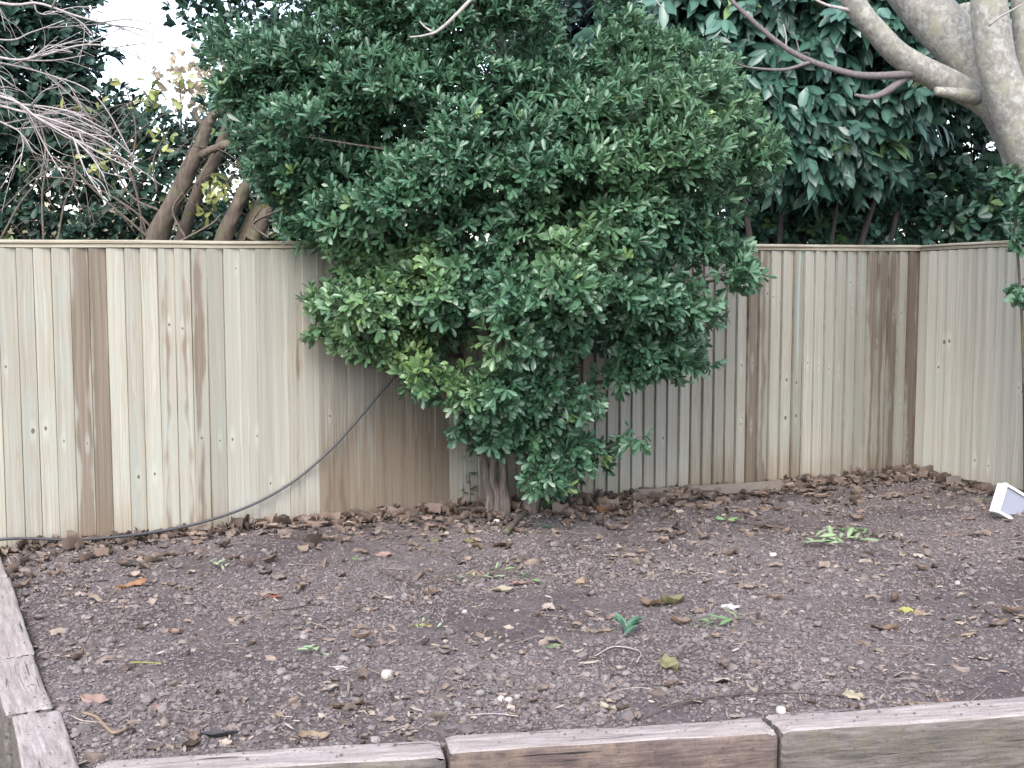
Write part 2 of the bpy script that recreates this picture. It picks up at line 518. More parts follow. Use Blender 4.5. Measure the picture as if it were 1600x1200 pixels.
M['fragments'] = dry_leaf_mat('leaf_fragment', [(0.06, 0.042, 0.034), (0.12, 0.085, 0.068), (0.20, 0.145, 0.115), (0.30, 0.235, 0.19), (0.14, 0.11, 0.098), (0.38, 0.31, 0.26)])
M['debris'] = dry_leaf_mat('wood_debris', [(0.07, 0.05, 0.045), (0.14, 0.105, 0.09), (0.24, 0.19, 0.155), (0.36, 0.30, 0.25)])

# ------------------------------------------------------------------ ground
A = G(0, 860); B = G(1426, 741)
fd = nrm((B - A)[:2]); fd3 = np.array((fd[0], fd[1], 0))
fn = np.array((fd[1], -fd[0], 0.0))                 # towards the garden
rd3 = fn.copy()                                      # the return fence runs towards the viewer
MOUND = G(1600, 815)
LR = G(115, 1200)                                    # inner edge of the left sleepers near the frame
ldir = nrm((LR - G(2, 872))[:2]); l3 = np.array((ldir[0], ldir[1], 0)); lout = np.array((ldir[1], -ldir[0], 0.0))
if lout[0] > 0: lout = -lout
F0 = G(702, 1183); F1 = G(1222, 1147); fdir = nrm((F1 - F0)[:2]); f3 = np.array((fdir[0], fdir[1], 0)); fin = np.array((-fdir[1], fdir[0], 0.0))


def fence_dist(x, y):
    return (x - A[0]) * fn[0] + (y - A[1]) * fn[1]


def ret_dist(x, y):
    return -((x - B[0]) * fd[0] + (y - B[1]) * fd[1])


def soil_z(x, y):
    z = 0.085 * fbm(x * 1.1, y * 1.1, 3) + 0.05 * fbm(x * 4 + 3, y * 4, 3) + 0.03 * fbm(x * 20, y * 20, 3)
    z = z + 0.18 * np.exp(-(((x - MOUND[0] - 0.25) / 0.55) ** 2 + ((y - MOUND[1] + 0.02) / 0.42) ** 2))
    z = z + 0.03 * np.exp(-((x - MOUND[0] + 0.1) ** 2 + (y - MOUND[1] + 1.2) ** 2) / 0.8)
    fdist = fence_dist(x, y)
    z = z + 0.02 * np.exp(-(fdist / 0.25) ** 2)
    rdist = ret_dist(x, y)
    z = z + 0.02 * np.exp(-(rdist / 0.3) ** 2)
    ed = ((x - LR[0]) * lout[0] + (y - LR[1]) * lout[1]); ef = (x - F0[0]) * fin[0] + (y - F0[1]) * fin[1]
    z = z - 0.05 * np.clip((ed + 0.03) / 0.05, 0, 1) - 0.05 * np.clip((0.195 - ef) / 0.05, 0, 1)
    z = np.where(ed > -.12, np.minimum(z, 0.012), z); z = np.where(ef < .28, np.minimum(z, 0.014), z)
    return z - 0.012


# lower yard and far ground: one sheet to the horizon
n = 41
gx = np.linspace(-1, 1, n); gx = np.sign(gx) * np.abs(gx) ** 3 * 600
X, Y = np.meshgrid(gx, gx, indexing='ij')
V = np.stack((X.ravel(), Y.ravel(), np.full(n * n, -0.24)), 1)
i, j = np.meshgrid(np.arange(n - 1), np.arange(n - 1), indexing='ij'); i = i.ravel(); j = j.ravel()
Q = np.stack((i * n + j, (i + 1) * n + j, (i + 1) * n + j + 1, i * n + j + 1), 1)
t = NT('yard_ground')
g = t.noise(t.pos(), 30, 6, 0.7)
t.col(t.mix(t.ramp(t.noise(t.pos(), 2.5, 4), [(0.45, 0.0), (0.6, 1.0)]), t.ramp(g, [(0.35, (0.04, 0.04, 0.025)), (0.65, (0.11, 0.11, 0.06))]), t.ramp(g, [(0.35, (0.06, 0.05, 0.042)), (0.65, (0.17, 0.14, 0.115))])))
t.set(Roughness=0.95); t.bump(g, 0.8, 0.02)
struct(link('ground', npmesh('ground', V, [Q]), t.m))

# soil bed, between the sleepers and the fences

def inside_bed(x, y, m=0.0):
    a = fence_dist(x, y) > 0.0 - m
    b = ret_dist(x, y) > 0.0 - m
    c = ((x - LR[0]) * lout[0] + (y - LR[1]) * lout[1]) < 0.03 + m
    d = ((x - F0[0]) * fin[0] + (y - F0[1]) * fin[1]) > 0.13 - m
    return a & b & c & d


xs = np.arange(-3.6, 4.6, 0.02); ys = np.arange(3.9, 10.6, 0.02)
X, Y = np.meshgrid(xs, ys, indexing='ij')
nx, ny = X.shape
Z = soil_z(X, Y)
V = np.stack((X.ravel(), Y.ravel(), Z.ravel()), 1)
i, j = np.meshgrid(np.arange(nx - 1), np.arange(ny - 1), indexing='ij')
ok = inside_bed(X[:-1, :-1] + 0.01, Y[:-1, :-1] + 0.01, 0.1)
i = i[ok]; j = j[ok]
Q = np.stack((i * ny + j, (i + 1) * ny + j, (i + 1) * ny + j + 1, i * ny + j + 1), 1)
used = np.unique(Q); remap = np.zeros(len(V), int); remap[used] = np.arange(len(used))
struct(link('soil', npmesh('soil', V[used], [remap[Q]]), M['soil']))

# ground beyond the fence, level with the bed
back = [A - fd3 * 14 - fn * 0.06, B + fd3 * 14 - fn * 0.06, B + fd3 * 14 - fn * 60, A - fd3 * 14 - fn * 60]
bk2 = [B + fd3 * 0.06 + fn * 8, B + fd3 * 14 + fn * 8, B + fd3 * 14 - fn * 0.06, B + fd3 * 0.06 - fn * 0.06]
V = np.array(back + bk2); V[:, 2] = -0.02
t = NT('leafy_ground'); g = t.noise(t.pos(), 12, 6, 0.7)
t.col(t.ramp(g, [(0.35, (0.035, 0.03, 0.02)), (0.65, (0.12, 0.09, 0.055))])); t.set(Roughness=0.95)
struct(link('woodland_ground', npmesh('woodland_ground', V, [np.array(((0, 1, 2, 3), (4, 5, 6, 7)))]), t.m))

# ------------------------------------------------------------------ fences
def z_at(pt, py):
    """height over ground point pt that projects to row py"""
    lo, hi = 0.5, 3.0
    for _ in range(40):
        m_ = (lo + hi) / 2
        if proj((pt[0], pt[1], m_))[1] > py: lo = m_
        else: hi = m_
    return lo


zA = z_at(A, 373.5); zB = z_at(B, 383)
print('FENCE', A, B, zA, zB, 'angle', math.degrees(math.atan2(fd[1], fd[0])))


def boards(name, o, d, nrm_, s0, s1, ztop, zbot, spec, pitch=0.1, parent=None, seed=1, flip=False, gapf=None):
    """featheredge boards: a wedge each, thick edge over the thin edge of the one before"""
    rg = np.random.default_rng(seed)
    V = []; F = []; at = {k: [] for k in ('bu', 'bv', 'rs', 'hc', 'hw', 'tone', 'damp', 'teal', 'grey', 'ku1', 'kv1', 'ku2', 'kv2', 'ku3', 'kv3', 'ks')}
    s = s0; k = 0; pairs = 0
    while s < s1:
        if k % 2 == 0:
            rs = rg.random(); kv = rg.uniform(0.15, 1.65, 3); kon = rg.random(3) < (0.45, 0.22, 0.3); ks = rg.uniform(.75, 1.7); cfg0 = rg.random(4)
            kun = rg.uniform(-0.03, 0.03, 3)
        w = pitch + rg.uniform(-0.006, 0.006)
        w = min(w, s1 - s)
        gap = gapf(s) if gapf else 0.0
        bw = w - gap if gap else w + 0.022
        c = spec(s + w / 2, rg, cfg0)
        tilt = rg.uniform(-0.003, 0.003); yo = rg.uniform(0, 0.006)
        zt = ztop(s) ; zb = zbot(s) + rg.uniform(-0.012, 0.012)
        thick, thin = 0.029 + rg.uniform(-.004, .003), 0.005 + rg.uniform(-.002, .002)
        e0, e1 = (s + tilt, s + bw - tilt)
        # cross-section: (along, out)
        if not flip:
            cs = [(0, 0.004 + yo), (0, 0.004 + thick + yo), (1, 0.0045 + thin + yo), (1, 0.0 + yo)]
        else:
            cs = [(0, 0.0 + yo), (0, 0.0045 + thin + yo), (1, 0.004 + thick + yo), (1, 0.004 + yo)]
        b = len(V)
        for zi, z in enumerate((zb, zt)):
            for (q, out) in cs:
                al = (s if q == 0 else s + bw)
                if flip: al -= 0.022
                al += tilt * (1 if zi else -1)
                V.append(o + d * al + nrm_ * out + np.array((0, 0, z)))
                uu = (q - 0.5) * bw
                at['bu'].append(-uu if k % 2 else uu); at['bv'].append(z)
                at['rs'].append(rs)
                at['ks'].append(ks * (1.25 if k % 2 else 1))
                for kk, vv in c.items(): at[kk].append(vv)
                for m_ in range(3):
                    at['ku%d' % (m_ + 1)].append(kun[m_]); at['kv%d' % (m_ + 1)].append(kv[m_] + (0.035 * (m_ - 1) + .012 if k % 2 else 0) if kon[m_] and not (k % 2 and m_ == 2) else -9)
        F += [(b + 0, b + 1, b + 5, b + 4), (b + 1, b + 2, b + 6, b + 5), (b + 2, b + 3, b + 7, b + 6), (b + 3, b + 0, b + 4, b + 7), (b + 0, b + 3, b + 2, b + 1), (b + 4, b + 5, b + 6, b + 7)]
        if gap:
            # backing strip: slot and strip are added so the joint falls in shadow
            b = len(V)
            for z in (zb + .01, zt - .002):
                for al in (s + bw - .003, s + w + .003):
                    V.append(o + d * al + nrm_ * 0.0015 + np.array((0, 0, z)))
                    for kk in at: at[kk].append(0.0 if kk not in c else c[kk])
                    at['bv'][-1] = z; at['rs'][-1] = rs; at['kv1'][-1] = at['kv2'][-1] = at['kv3'][-1] = -9; at['ks'][-1] = 1.
            F.append((b, b + 1, b + 3, b + 2))
        s += w; k += 1
    me = npmesh(name, np.array(V), [np.array(F)], {k: np.array(v) for k, v in at.items()}, smooth=False)
    return link(name, me, M['fence'], parent)


def bar(name, o, d, nv, s0, s1, z0f, z1f, out0, out1, mat, parent, bev=0.003, lip=0.0):
    """a rail: along d from s0 to s1; z0f/z1f heights, out0/out1 offsets from the fence line"""
    me = bpy.data.meshes.new(name)
    import bmesh
    bm = bmesh.new()
    ang = math.atan2(d[1], d[0])
    L = s1 - s0
    vs = []
    for x in np.linspace(0, L, 9):
        w = 0.0015 * math.sin(x * 5 + s0)
        vs.append([bm.verts.new((x, -q, z + w)) for q, z in ((out0, z0f(s0 + x)), (out1, z0f(s0 + x)), (out1, z1f(s0 + x) - lip), (out0, z1f(s0 + x)))])
    for a_, b_ in zip(vs, vs[1:]):
        for k in range(4):
            bm.faces.new((a_[k], a_[(k + 1) % 4], b_[(k + 1) % 4], b_[k]))
    bm.faces.new(vs[0][::-1]); bm.faces.new(vs[-1])
    bmesh.ops.recalc_face_normals(bm, faces=bm.faces)
    bm.to_mesh(me); bm.free()
    ob = link(name, me, mat)
    base = o + d * s0
    if parent is not None:
        ob.parent = parent
        ob.location = Vector([float(c) for c in base]) - parent.location
    else:
        ob.location = Vector([float(c) for c in base])
    ob.rotation_euler = (0, 0, ang)
    if bev:
        mod = ob.modifiers.new('bevel', 'BEVEL'); mod.width = bev; mod.segments = 2; mod.limit_method = 'ANGLE'
    return ob


LEN = float(np.linalg.norm(B - A))


def s_of_px(px):
    d = ray(px, 600); k = d[0] / d[1]
    return (k * A[1] - A[0]) / (fd[0] - k * fd[1])


# colour character of the boards by where they stand along the back fence
SPAN = [(0, 128, dict(tone=1.0, hw=-.05)), (128, 178, dict(tone=.86, hw=.055, grey=.25)), (178, 262, dict(tone=1.02, hw=-.05)), (262, 290, dict(tone=.95, hw=.022)),
        (290, 306, dict(tone=1.0, hw=-.02, teal=.6)), (306, 322, dict(tone=.95, hw=.03)), (322, 345, dict(tone=.92, hw=-.03, grey=.3)), (345, 452, dict(tone=.95, hw=-.06, grey=.55)),
        (452, 468, dict(tone=.95, hw=.014)), (468, 490, dict(tone=.97, hw=-.05, grey=.4)), (490, 505, dict(tone=.8, hw=.03)), (505, 700, dict(tone=.68, hw=.008, damp=1.5, grey=.5)),
        (700, 760, dict(tone=.88, hw=-.05, grey=.6)), (760, 940, dict(tone=.85, hw=-.05)), (940, 1075, dict(tone=.95, hw=-.06, grey=.35)), (1075, 1140, dict(tone=.84, hw=.0, damp=.6)),
        (1140, 1156, dict(tone=.95, hw=-.05)), (1156, 1178, dict(tone=.8, hw=.06)), (1178, 1197, dict(tone=.8, hw=.04)), (1197, 1233, dict(tone=.92, hw=-.03, damp=.6)),
        (1233, 1252, dict(tone=.88, hw=-.02, teal=1., damp=.7)), (1252, 1335, dict(tone=.96, hw=-.05, grey=.3, damp=.45)), (1335, 1356, dict(tone=.86, hw=.008, teal=.4)), (1356, 1400, dict(tone=.78, hw=.045)),
        (1400, 1412, dict(tone=.95, hw=-.05)), (1412, 1450, dict(tone=.7, hw=.06))]


def spec_back(s, rg, cf):
    c = dict(hc=(cf[0] - .5) * .03, hw=-0.05 + cf[1] * .03, tone=1.0, damp=0.18 + .3 * cf[2], teal=0.0, grey=0.1 * cf[3])
    for a_, b_, q in SPAN:
        if s_of_px(a_) <= s < s_of_px(b_): c.update(q)
    c['tone'] *= rg.uniform(.84, 1.06)
    return c


fence = empty('wooden_fence', A, 'long pale featheredge board fence across the back, behind the big bush', 'fence')
boards('board_panel', A, fd3, fn, -2.6, LEN - 0.005, lambda s: zA + (zB - zA) * s / LEN - 0.05, lambda s: 0.012, spec_back, 0.098, fence, 4, gapf=lambda s: 0.0 if s_of_px(335) < s < s_of_px(700) else (0.0038 if s < 3 else 0.0055))
ztf = lambda s: zA + (zB - zA) * s / LEN
joints = [-2.6, s_of_px(500), s_of_px(1105), LEN + 0.02]
for k in range(3):
    bar('capping_rail', A, fd3, fn, joints[k] + .001, joints[k + 1] - .001, lambda s: ztf(s) - 0.021, ztf, -0.028, 0.045, M['rail'], fence, lip=0.005)
    bar('counter_rail', A, fd3, fn, joints[k] + .002, joints[k + 1] - .002, lambda s: ztf(s) - 0.046, lambda s: ztf(s) - 0.0225, 0.001, 0.033, M['rail'], fence)
for z in (0.35, 0.95, 1.55):
    bar('back_rail', A, fd3, fn, -2.6, LEN, lambda s, z=z: z, lambda s, z=z: z + 0.08, -0.042, -0.002, M['rail'], fence)
for s in (-2.0, 0.6, 3.2, 5.8):
    bar('post', A, fd3, fn, s, s + 0.09, lambda s_: -0.2, lambda s_: 1.72, -0.135, -0.0435, M['rail'], fence)


def spec_ret(s, rg, cf):
    c = dict(hc=(cf[0] - .5) * .03, hw=-0.06, tone=1.06, damp=0.1 + .2 * cf[2], teal=0.0, grey=0.35 + .4 * cf[3])
    if 0.66 < s < 0.78: c.update(tone=1.08, grey=.3)
    c['tone'] *= rg.uniform(.88, 1.05)
    return c


fence2 = empty('wooden_fence', B, 'short greyish featheredge board fence turning the corner beside the pale tree', 'fence')
ro = B + fd3 * 0.012
RT = lambda s: zB + 0.028 * s
boards('board_panel', ro, rd3, -fd3, 0.035, 3.2, lambda s: RT(s) - 0.05, lambda s: 0.02 + 0.05 * min(1, s), spec_ret, 0.1, fence2, 9, gapf=lambda s: 0.0075)
for a_, b_ in ((0.055, 1.9), (1.9, 3.2)):
    bar('capping_rail', ro, rd3, fd3, a_ + .001, b_ - .001, lambda s: RT(s) - 0.021, RT, -0.028, 0.045, M['rail'], fence2, lip=0.005).rotation_euler
    bar('counter_rail', ro, rd3, fd3, a_ + .002, b_ - .002, lambda s: RT(s) - 0.046, lambda s: RT(s) - 0.0225, 0.001, 0.033, M['rail'], fence2)
for z in (0.35, 0.95, 1.55):
    bar('back_rail', ro, rd3, fd3, 0.035, 3.2, lambda s, z=z: z, lambda s, z=z: z + 0.08, -0.042, -0.002, M['rail'], fence2)
for s in (1.2, 3.05):
    bar('post', ro, rd3, fd3, s, s + 0.09, lambda s_: -0.2, lambda s_: 1.72, -0.135, -0.0435, M['rail'], fence2)

# weathered plank lying along the foot of the fence
pa = G(985, 779, 0.0); pb = G(1212, 764, 0.0)
pd = nrm(pb - pa); pn = np.array((pd[1], -pd[0], 0))
pl = bar('old_plank', pa, pd, pn, 0, float(np.linalg.norm(pb - pa)), lambda s: 0.004, lambda s: 0.075, 0.05, 0.085, one_col('old_plank_wood', (0.21, 0.175, 0.15), 0.85, .8, 25), None)
tag(pl, 'old grey plank lying along the foot of the fence to the right of the bush', 'plank')

# ------------------------------------------------------------------ sleepers
def sleeper(o, d, inn, L, w, h, z0, mats, label, yaw=0.0, drop=0.0, seed=1):
    """one railway sleeper: top near z0, from o along d, thickness inn"""
    nx_, ny_, nz_ = max(8, int(L / 0.02)), 11, 10
    me = bpy.data.meshes.new('timber_sleeper')
    V = []; F = []; mi = []
    rg = np.random.default_rng(seed)

    def grid(fu, n1, n2, mat):
        b = len(V)
        for a_ in range(n1 + 1):
            for c_ in range(n2 + 1):
                V.append(fu(a_ / n1, c_ / n2))
        for a_ in range(n1):
            for c_ in range(n2):
                F.append((b + a_ * (n2 + 1) + c_, b + (a_ + 1) * (n2 + 1) + c_, b + (a_ + 1) * (n2 + 1) + c_ + 1, b + a_ * (n2 + 1) + c_ + 1)); mi.append(mat)
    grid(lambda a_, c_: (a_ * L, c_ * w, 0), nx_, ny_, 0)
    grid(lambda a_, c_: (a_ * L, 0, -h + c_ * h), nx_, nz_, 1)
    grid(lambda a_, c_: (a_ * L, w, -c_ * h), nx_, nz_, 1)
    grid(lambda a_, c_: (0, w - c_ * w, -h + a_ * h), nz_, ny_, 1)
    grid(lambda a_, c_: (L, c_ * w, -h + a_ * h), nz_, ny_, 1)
    V = np.array(V, float)
    # round the edges and wear the surfaces
    ctr = np.array((L / 2, w / 2, -h / 2)); hf = np.array((L / 2, w / 2, h / 2)); rr = 0.013
    q = V - ctr; qc = np.clip(q, -(hf - rr), hf - rr); dv = q - qc
    ln = np.linalg.norm(dv, axis=1, keepdims=True); V = ctr + qc + np.where(ln > 1e-6, dv / np.maximum(ln, 1e-9) * rr, 0)
    a1 = fbm(V[:, 0] * 3 + seed * 7, V[:, 1] * 12 + V[:, 2] * 9, 4); a2 = fbm(V[:, 0] * 2.5 + seed * 3, V[:, 2] * 14 + V[:, 1] * 5, 4)
    V[:, 2] += a1 * 0.016 + 0.006 * np.sin(V[:, 0] * 2.1 + seed); V[:, 1] += a2 * 0.016
    chip = (np.abs(np.abs(V[:, 0] - L / 2) - L / 2) < 0.035) & (V[:, 2] > -0.03)
    V[chip, 2] -= 0.012 * rg.random(chip.sum())
    me = npmesh('timber_sleeper', V, [np.array(F)], None, True)
    ob = link('timber_sleeper', me, mats)
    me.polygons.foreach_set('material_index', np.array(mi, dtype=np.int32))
    import bmesh
    bm = bmesh.new(); bm.from_mesh(me); bmesh.ops.remove_doubles(bm, verts=bm.verts, dist=0.0004); bmesh.ops.recalc_face_normals(bm, faces=bm.faces); bm.to_mesh(me); bm.free()
    ex = np.array((d[0], d[1], 0.0)); ey = np.array((inn[0], inn[1], 0.0)); ez = np.array((0, 0, 1.0))
    if np.dot(np.cross(ex, ey), ez) < 0:
        # keep a proper rotation: run from the other end
        o = o + ex * L; ex = -ex
    mw = Matrix(((ex[0], ey[0], 0, o[0]), (ex[1], ey[1], 0, o[1]), (0, 0, 1, z0 - drop), (0, 0, 0, 1)))
    ob.matrix_world = mw @ Matrix.Rotation(yaw, 4, 'Z')
    return tag(ob, label, 'sleeper', 'timber sleepers edging the bed')


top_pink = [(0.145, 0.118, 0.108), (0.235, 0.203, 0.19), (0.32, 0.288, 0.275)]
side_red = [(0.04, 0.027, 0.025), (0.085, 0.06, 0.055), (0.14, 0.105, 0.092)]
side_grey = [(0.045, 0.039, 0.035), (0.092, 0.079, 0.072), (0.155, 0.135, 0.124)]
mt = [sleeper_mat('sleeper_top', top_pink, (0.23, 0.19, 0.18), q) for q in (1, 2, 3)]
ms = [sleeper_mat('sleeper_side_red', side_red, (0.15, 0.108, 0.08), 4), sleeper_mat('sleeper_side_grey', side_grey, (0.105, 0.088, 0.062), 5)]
flen = float(np.linalg.norm(F1 - F0))
ZT = 0.016
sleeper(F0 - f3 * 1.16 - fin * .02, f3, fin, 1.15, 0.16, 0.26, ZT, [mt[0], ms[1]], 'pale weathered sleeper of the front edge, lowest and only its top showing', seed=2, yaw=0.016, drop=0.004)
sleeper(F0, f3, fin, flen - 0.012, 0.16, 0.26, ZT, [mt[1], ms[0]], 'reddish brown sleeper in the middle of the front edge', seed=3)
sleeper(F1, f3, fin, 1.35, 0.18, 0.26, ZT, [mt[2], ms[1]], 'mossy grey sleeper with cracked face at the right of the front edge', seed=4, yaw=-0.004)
ly = [1330, 1110, 1025, 905, 862]
lpx = {1200: 115}


def left_pt(py):
    # point on the inner edge line of the left row whose row is py
    lo, hi = -4.0, 6.0
    for _ in range(50):
        m_ = (lo + hi) / 2
        if proj(LR + l3 * m_)[1] > py: hi = m_
        else: lo = m_
    return lo


labs = ['pale clean sleeper of the left edge nearest the corner', 'short sleeper of the left edge with a muddy chipped corner', 'soil-streaked sleeper in the middle of the left edge', 'small dusty purple sleeper end touching the fence on the left']
for k in range(4):
    t0, t1 = left_pt(ly[k]), left_pt(ly[k + 1])
    if k == 0: t0 = left_pt(1205) + 0.30
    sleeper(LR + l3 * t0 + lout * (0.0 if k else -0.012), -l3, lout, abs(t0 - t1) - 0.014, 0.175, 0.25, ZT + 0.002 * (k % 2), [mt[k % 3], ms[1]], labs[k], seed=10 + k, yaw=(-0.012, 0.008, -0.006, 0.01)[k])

# ------------------------------------------------------------------ loose stuff on the soil
def scatter(n, keep=None, near=0.0):
    """points on the bed the camera (or one a step aside) could see"""
    out = []
    while sum(len(a) for a in out) < n:
        x = rng.uniform(-3.4, 4.4, n * 2); y = 4.1 + 6.2 * rng.random(n * 2) ** (1.0 + near)
        k = inside_bed(x, y, -0.01) & (np.abs(x) < 0.46 * y + 0.5)
        if keep is not None: k &= keep(x, y)
        out.append(np.stack((x[k], y[k]), 1))
    return np.vstack(out)[:n]


ico = np.array([(0, 0, 1), (.894, 0, .447), (.276, .851, .447), (-.724, .526, .447), (-.724, -.526, .447), (.276, -.851, .447), (.724, .526, -.447), (-.276, .851, -.447), (-.894, 0, -.447), (-.276, -.851, -.447), (.724, -.526, -.447), (0, 0, -1)])
icf = np.array([(0, 1, 2), (0, 2, 3), (0, 3, 4), (0, 4, 5), (0, 5, 1), (1, 6, 2), (2, 7, 3), (3, 8, 4), (4, 9, 5), (5, 10, 1), (6, 7, 2), (7, 8, 3), (8, 9, 4), (9, 10, 5), (10, 6, 1), (11, 7, 6), (11, 8, 7), (11, 9, 8), (11, 10, 9), (11, 6, 10)])


def rot_rand(n):
    q = nrm(rng.normal(size=(n, 4))); w, x, y, z = q.T
    return np.stack((1 - 2 * (y * y + z * z), 2 * (x * y - z * w), 2 * (x * z + y * w), 2 * (x * y + z * w), 1 - 2 * (x * x + z * z), 2 * (y * z - x * w), 2 * (x * z - y * w), 2 * (y * z + x * w), 1 - 2 * (x * x + y * y)), 1).reshape(n, 3, 3)


def pebbles(pts, size, rnd, sink=0.25):
    n = len(pts)
    v = ico[None] * (1 + rng.normal(0, 0.12, (n, 12, 1))) * rng.uniform(0.7, 1.2, (n, 1, 3))
    v = np.einsum('nij,nkj->nki', rot_rand(n), v) * np.asarray(size)[:, None, None]
    v[:, :, 2] *= 0.7
    base = np.stack((pts[:, 0], pts[:, 1], soil_z(pts[:, 0], pts[:, 1]) + np.asarray(size) * sink), 1)
    v += base[:, None, :]
    f = (np.arange(n)[:, None, None] * 12 + icf[None]).reshape(-1, 3)
    return v.reshape(-1, 3), [f], {'rnd': np.repeat(rnd, 12)}


def clumpy(x, y):
    return rng.random(len(x)) < np.clip(0.5 + 2.6 * fbm(x * 1.6 + 40, y * 1.6, 3), 0.06, 1)


p1 = scatter(84000, clumpy, 0.5)
sz = np.where(rng.random(len(p1)) < .94, rng.gamma(2.5, 0.0012, len(p1)) + 0.002, rng.gamma(3, .0026, len(p1)) + .004)
V, F, at = pebbles(p1, sz, rng.beta(2.0, 2.6, len(p1)))
struct(link('gravel', npmesh('gravel', V, F, at, smooth=False), M['stone']), 'stuff')

# grit spilled on the sleepers
pg = []
for k in range(330):
    if k < 230:
        a_ = random.uniform(-1.1, 2.3); b_ = .155 - abs(random.gauss(0, .05)); q = F0 + f3 * a_ + fin * b_
    else:
        a_ = random.uniform(-3.0, .2); b_ = abs(random.gauss(0, .05)) + .01; q = LR + l3 * a_ + lout * b_
    pg.append((q[0], q[1]))
pg = np.array(pg); sg = rng.gamma(2.2, .0010, len(pg)) + .0014
V, F, at = pebbles(pg, sg, rng.beta(2, 2.6, len(pg)))
V = V.copy(); V[:, 2] += np.repeat(ZT - .002 - soil_z(pg[:, 0], pg[:, 1]), 12)
struct(link('grit', npmesh('grit', V, F, at, smooth=False), M['stone']), 'stuff')

# crumbs of broken wood, bark and thin roots
n = 4200
p2 = scatter(n, None, 0.4)
b = np.stack((p2[:, 0], p2[:, 1], soil_z(p2[:, 0], p2[:, 1]) + 0.008), 1)
az = rng.uniform(0, 2 * np.pi, n); d = np.stack((np.cos(az), np.sin(az), rng.normal(0.0, 0.18, n)), 1)
V, F, at = leaf_soup(b, d, np.array((0, 0, 1.0)) + rng.normal(0, .4, (n, 3)), rng.gamma(2, 0.013, n) + 0.010, rng.uniform(0.002, 0.011, n), rng.normal(0, .15, n), rng.normal(0.1, .3, n), ((0.3, 0.9), (0.7, 1.0)))
struct(link('bark_debris', npmesh('bark_debris', V, F, at), M['debris']), 'stuff')
tw = Soup()
for q in scatter(420, None, 0.4):
    a_ = random.uniform(0, 6.28); l_ = random.uniform(0.04, 0.2)
    pts = []
    for k in range(4):
        s_ = (k / 3 - .5) * l_
        x = q[0] + math.cos(a_) * s_ + random.uniform(-.012, .012); y = q[1] + math.sin(a_) * s_ + random.uniform(-.012, .012)
        pts.append((x, y, float(soil_z(np.array(x), np.array(y))) + random.uniform(0.006, 0.022)))
    r_ = random.uniform(0.0012, 0.003)
    tw.tube(pts, (r_, r_ * .5), 4, 7, a=random.random())
struct(link('twig_debris', tw.mesh('twig_debris'), M['debris']), 'stuff')

# bank of dead leaves along the fence foot
def litter_keep(x, y):
    fdist = fence_dist(x, y); rdist = ret_dist(x, y)
    s = (x - A[0]) * fd[0] + (y - A[1]) * fd[1]
    wid = 0.10 + 0.20 * np.exp(-((s - 3.6) / 1.3) ** 2) + 0.08 * np.exp(-((s - LEN + .6) / .8) ** 2)
    p = np.exp(-(fdist / wid) ** 2) + .10 * np.exp(-fdist / .4) + 0.8 * np.exp(-(rdist / 0.14) ** 2)
    return rng.random(len(x)) < p



def crumpled(pts, z, L, Wd, curl, crump):
    """dead leaves with lobed edges, each folded and crumpled its own way"""
    n = len(pts); na, nb = 7, 5
    t_, q = np.meshgrid(np.linspace(0, 1, na), np.linspace(-1, 1, nb), indexing='ij'); t_ = t_.ravel(); q = q.ravel()
    ph = rng.uniform(0, 50, (n, 1))
    w = (np.sin(np.pi * (t_ * .98 + .01)) ** 1.15)[None] * (1 + .28 * np.sin(t_[None] * 15 + ph)) * Wd[:, None] * .5
    x = (t_ - .5)[None] * L[:, None]; y = w * q[None]
    cv = curl[:, None]; kx = rng.normal(0, 1, (n, 1))
    zz = L[:, None] * (cv * q[None] ** 2 * .5 + kx * .35 * (t_[None] - .5) ** 2 + crump[:, None] * fbm(t_[None] * 3.5 + ph, q[None] * 2.2 + ph, 2))
    v = np.stack((x, y * (1 - .45 * np.abs(cv)), zz), 2)
    az = rng.uniform(0, 2 * np.pi, n); c, s_ = np.cos(az), np.sin(az); tx = rng.normal(0, .35, n); ty = rng.normal(0, .35, n)
    Rz = np.zeros((n, 3, 3)); Rz[:, 0, 0] = c; Rz[:, 0, 1] = -s_; Rz[:, 1, 0] = s_; Rz[:, 1, 1] = c; Rz[:, 2, 2] = 1
    Rx = np.zeros((n, 3, 3)); Rx[:, 0, 0] = 1; Rx[:, 1, 1] = np.cos(tx); Rx[:, 1, 2] = -np.sin(tx); Rx[:, 2, 1] = np.sin(tx); Rx[:, 2, 2] = np.cos(tx)
    v = np.einsum('nij,njk,nvk->nvi', Rz, Rx, v)
    v[:, :, 2] -= np.minimum(v[:, :, 2].min(1), 0)[:, None] * .7
    v += np.stack((pts[:, 0], pts[:, 1], z), 1)[:, None, :]
    i, j = np.meshgrid(np.arange(na - 1), np.arange(nb - 1), indexing='ij'); i = i.ravel(); j = j.ravel()
    f = np.stack((i * nb + j, (i + 1) * nb + j, (i + 1) * nb + j + 1, i * nb + j + 1), 1)
    F = (np.arange(n)[:, None, None] * na * nb + f[None]).reshape(-1, 4)
    return v.reshape(-1, 3), [F], {'rnd': np.repeat(rng.random(n), na * nb)}


n = 2900
p3 = scatter(n, litter_keep)
fdist = fence_dist(p3[:, 0], p3[:, 1])
L = np.minimum(rng.gamma(5, .0115, n) + .022, .11)
V, F, at = crumpled(p3, soil_z(p3[:, 0], p3[:, 1]) + rng.uniform(-.006, 0.024, n) * np.exp(-fdist / .35), L, L * rng.uniform(.35, .75, n), rng.normal(.2, .5, n), rng.uniform(.2, .7, n))
struct(link('leaf_litter', npmesh('leaf_litter', V, F, at), M['litter']), 'stuff')

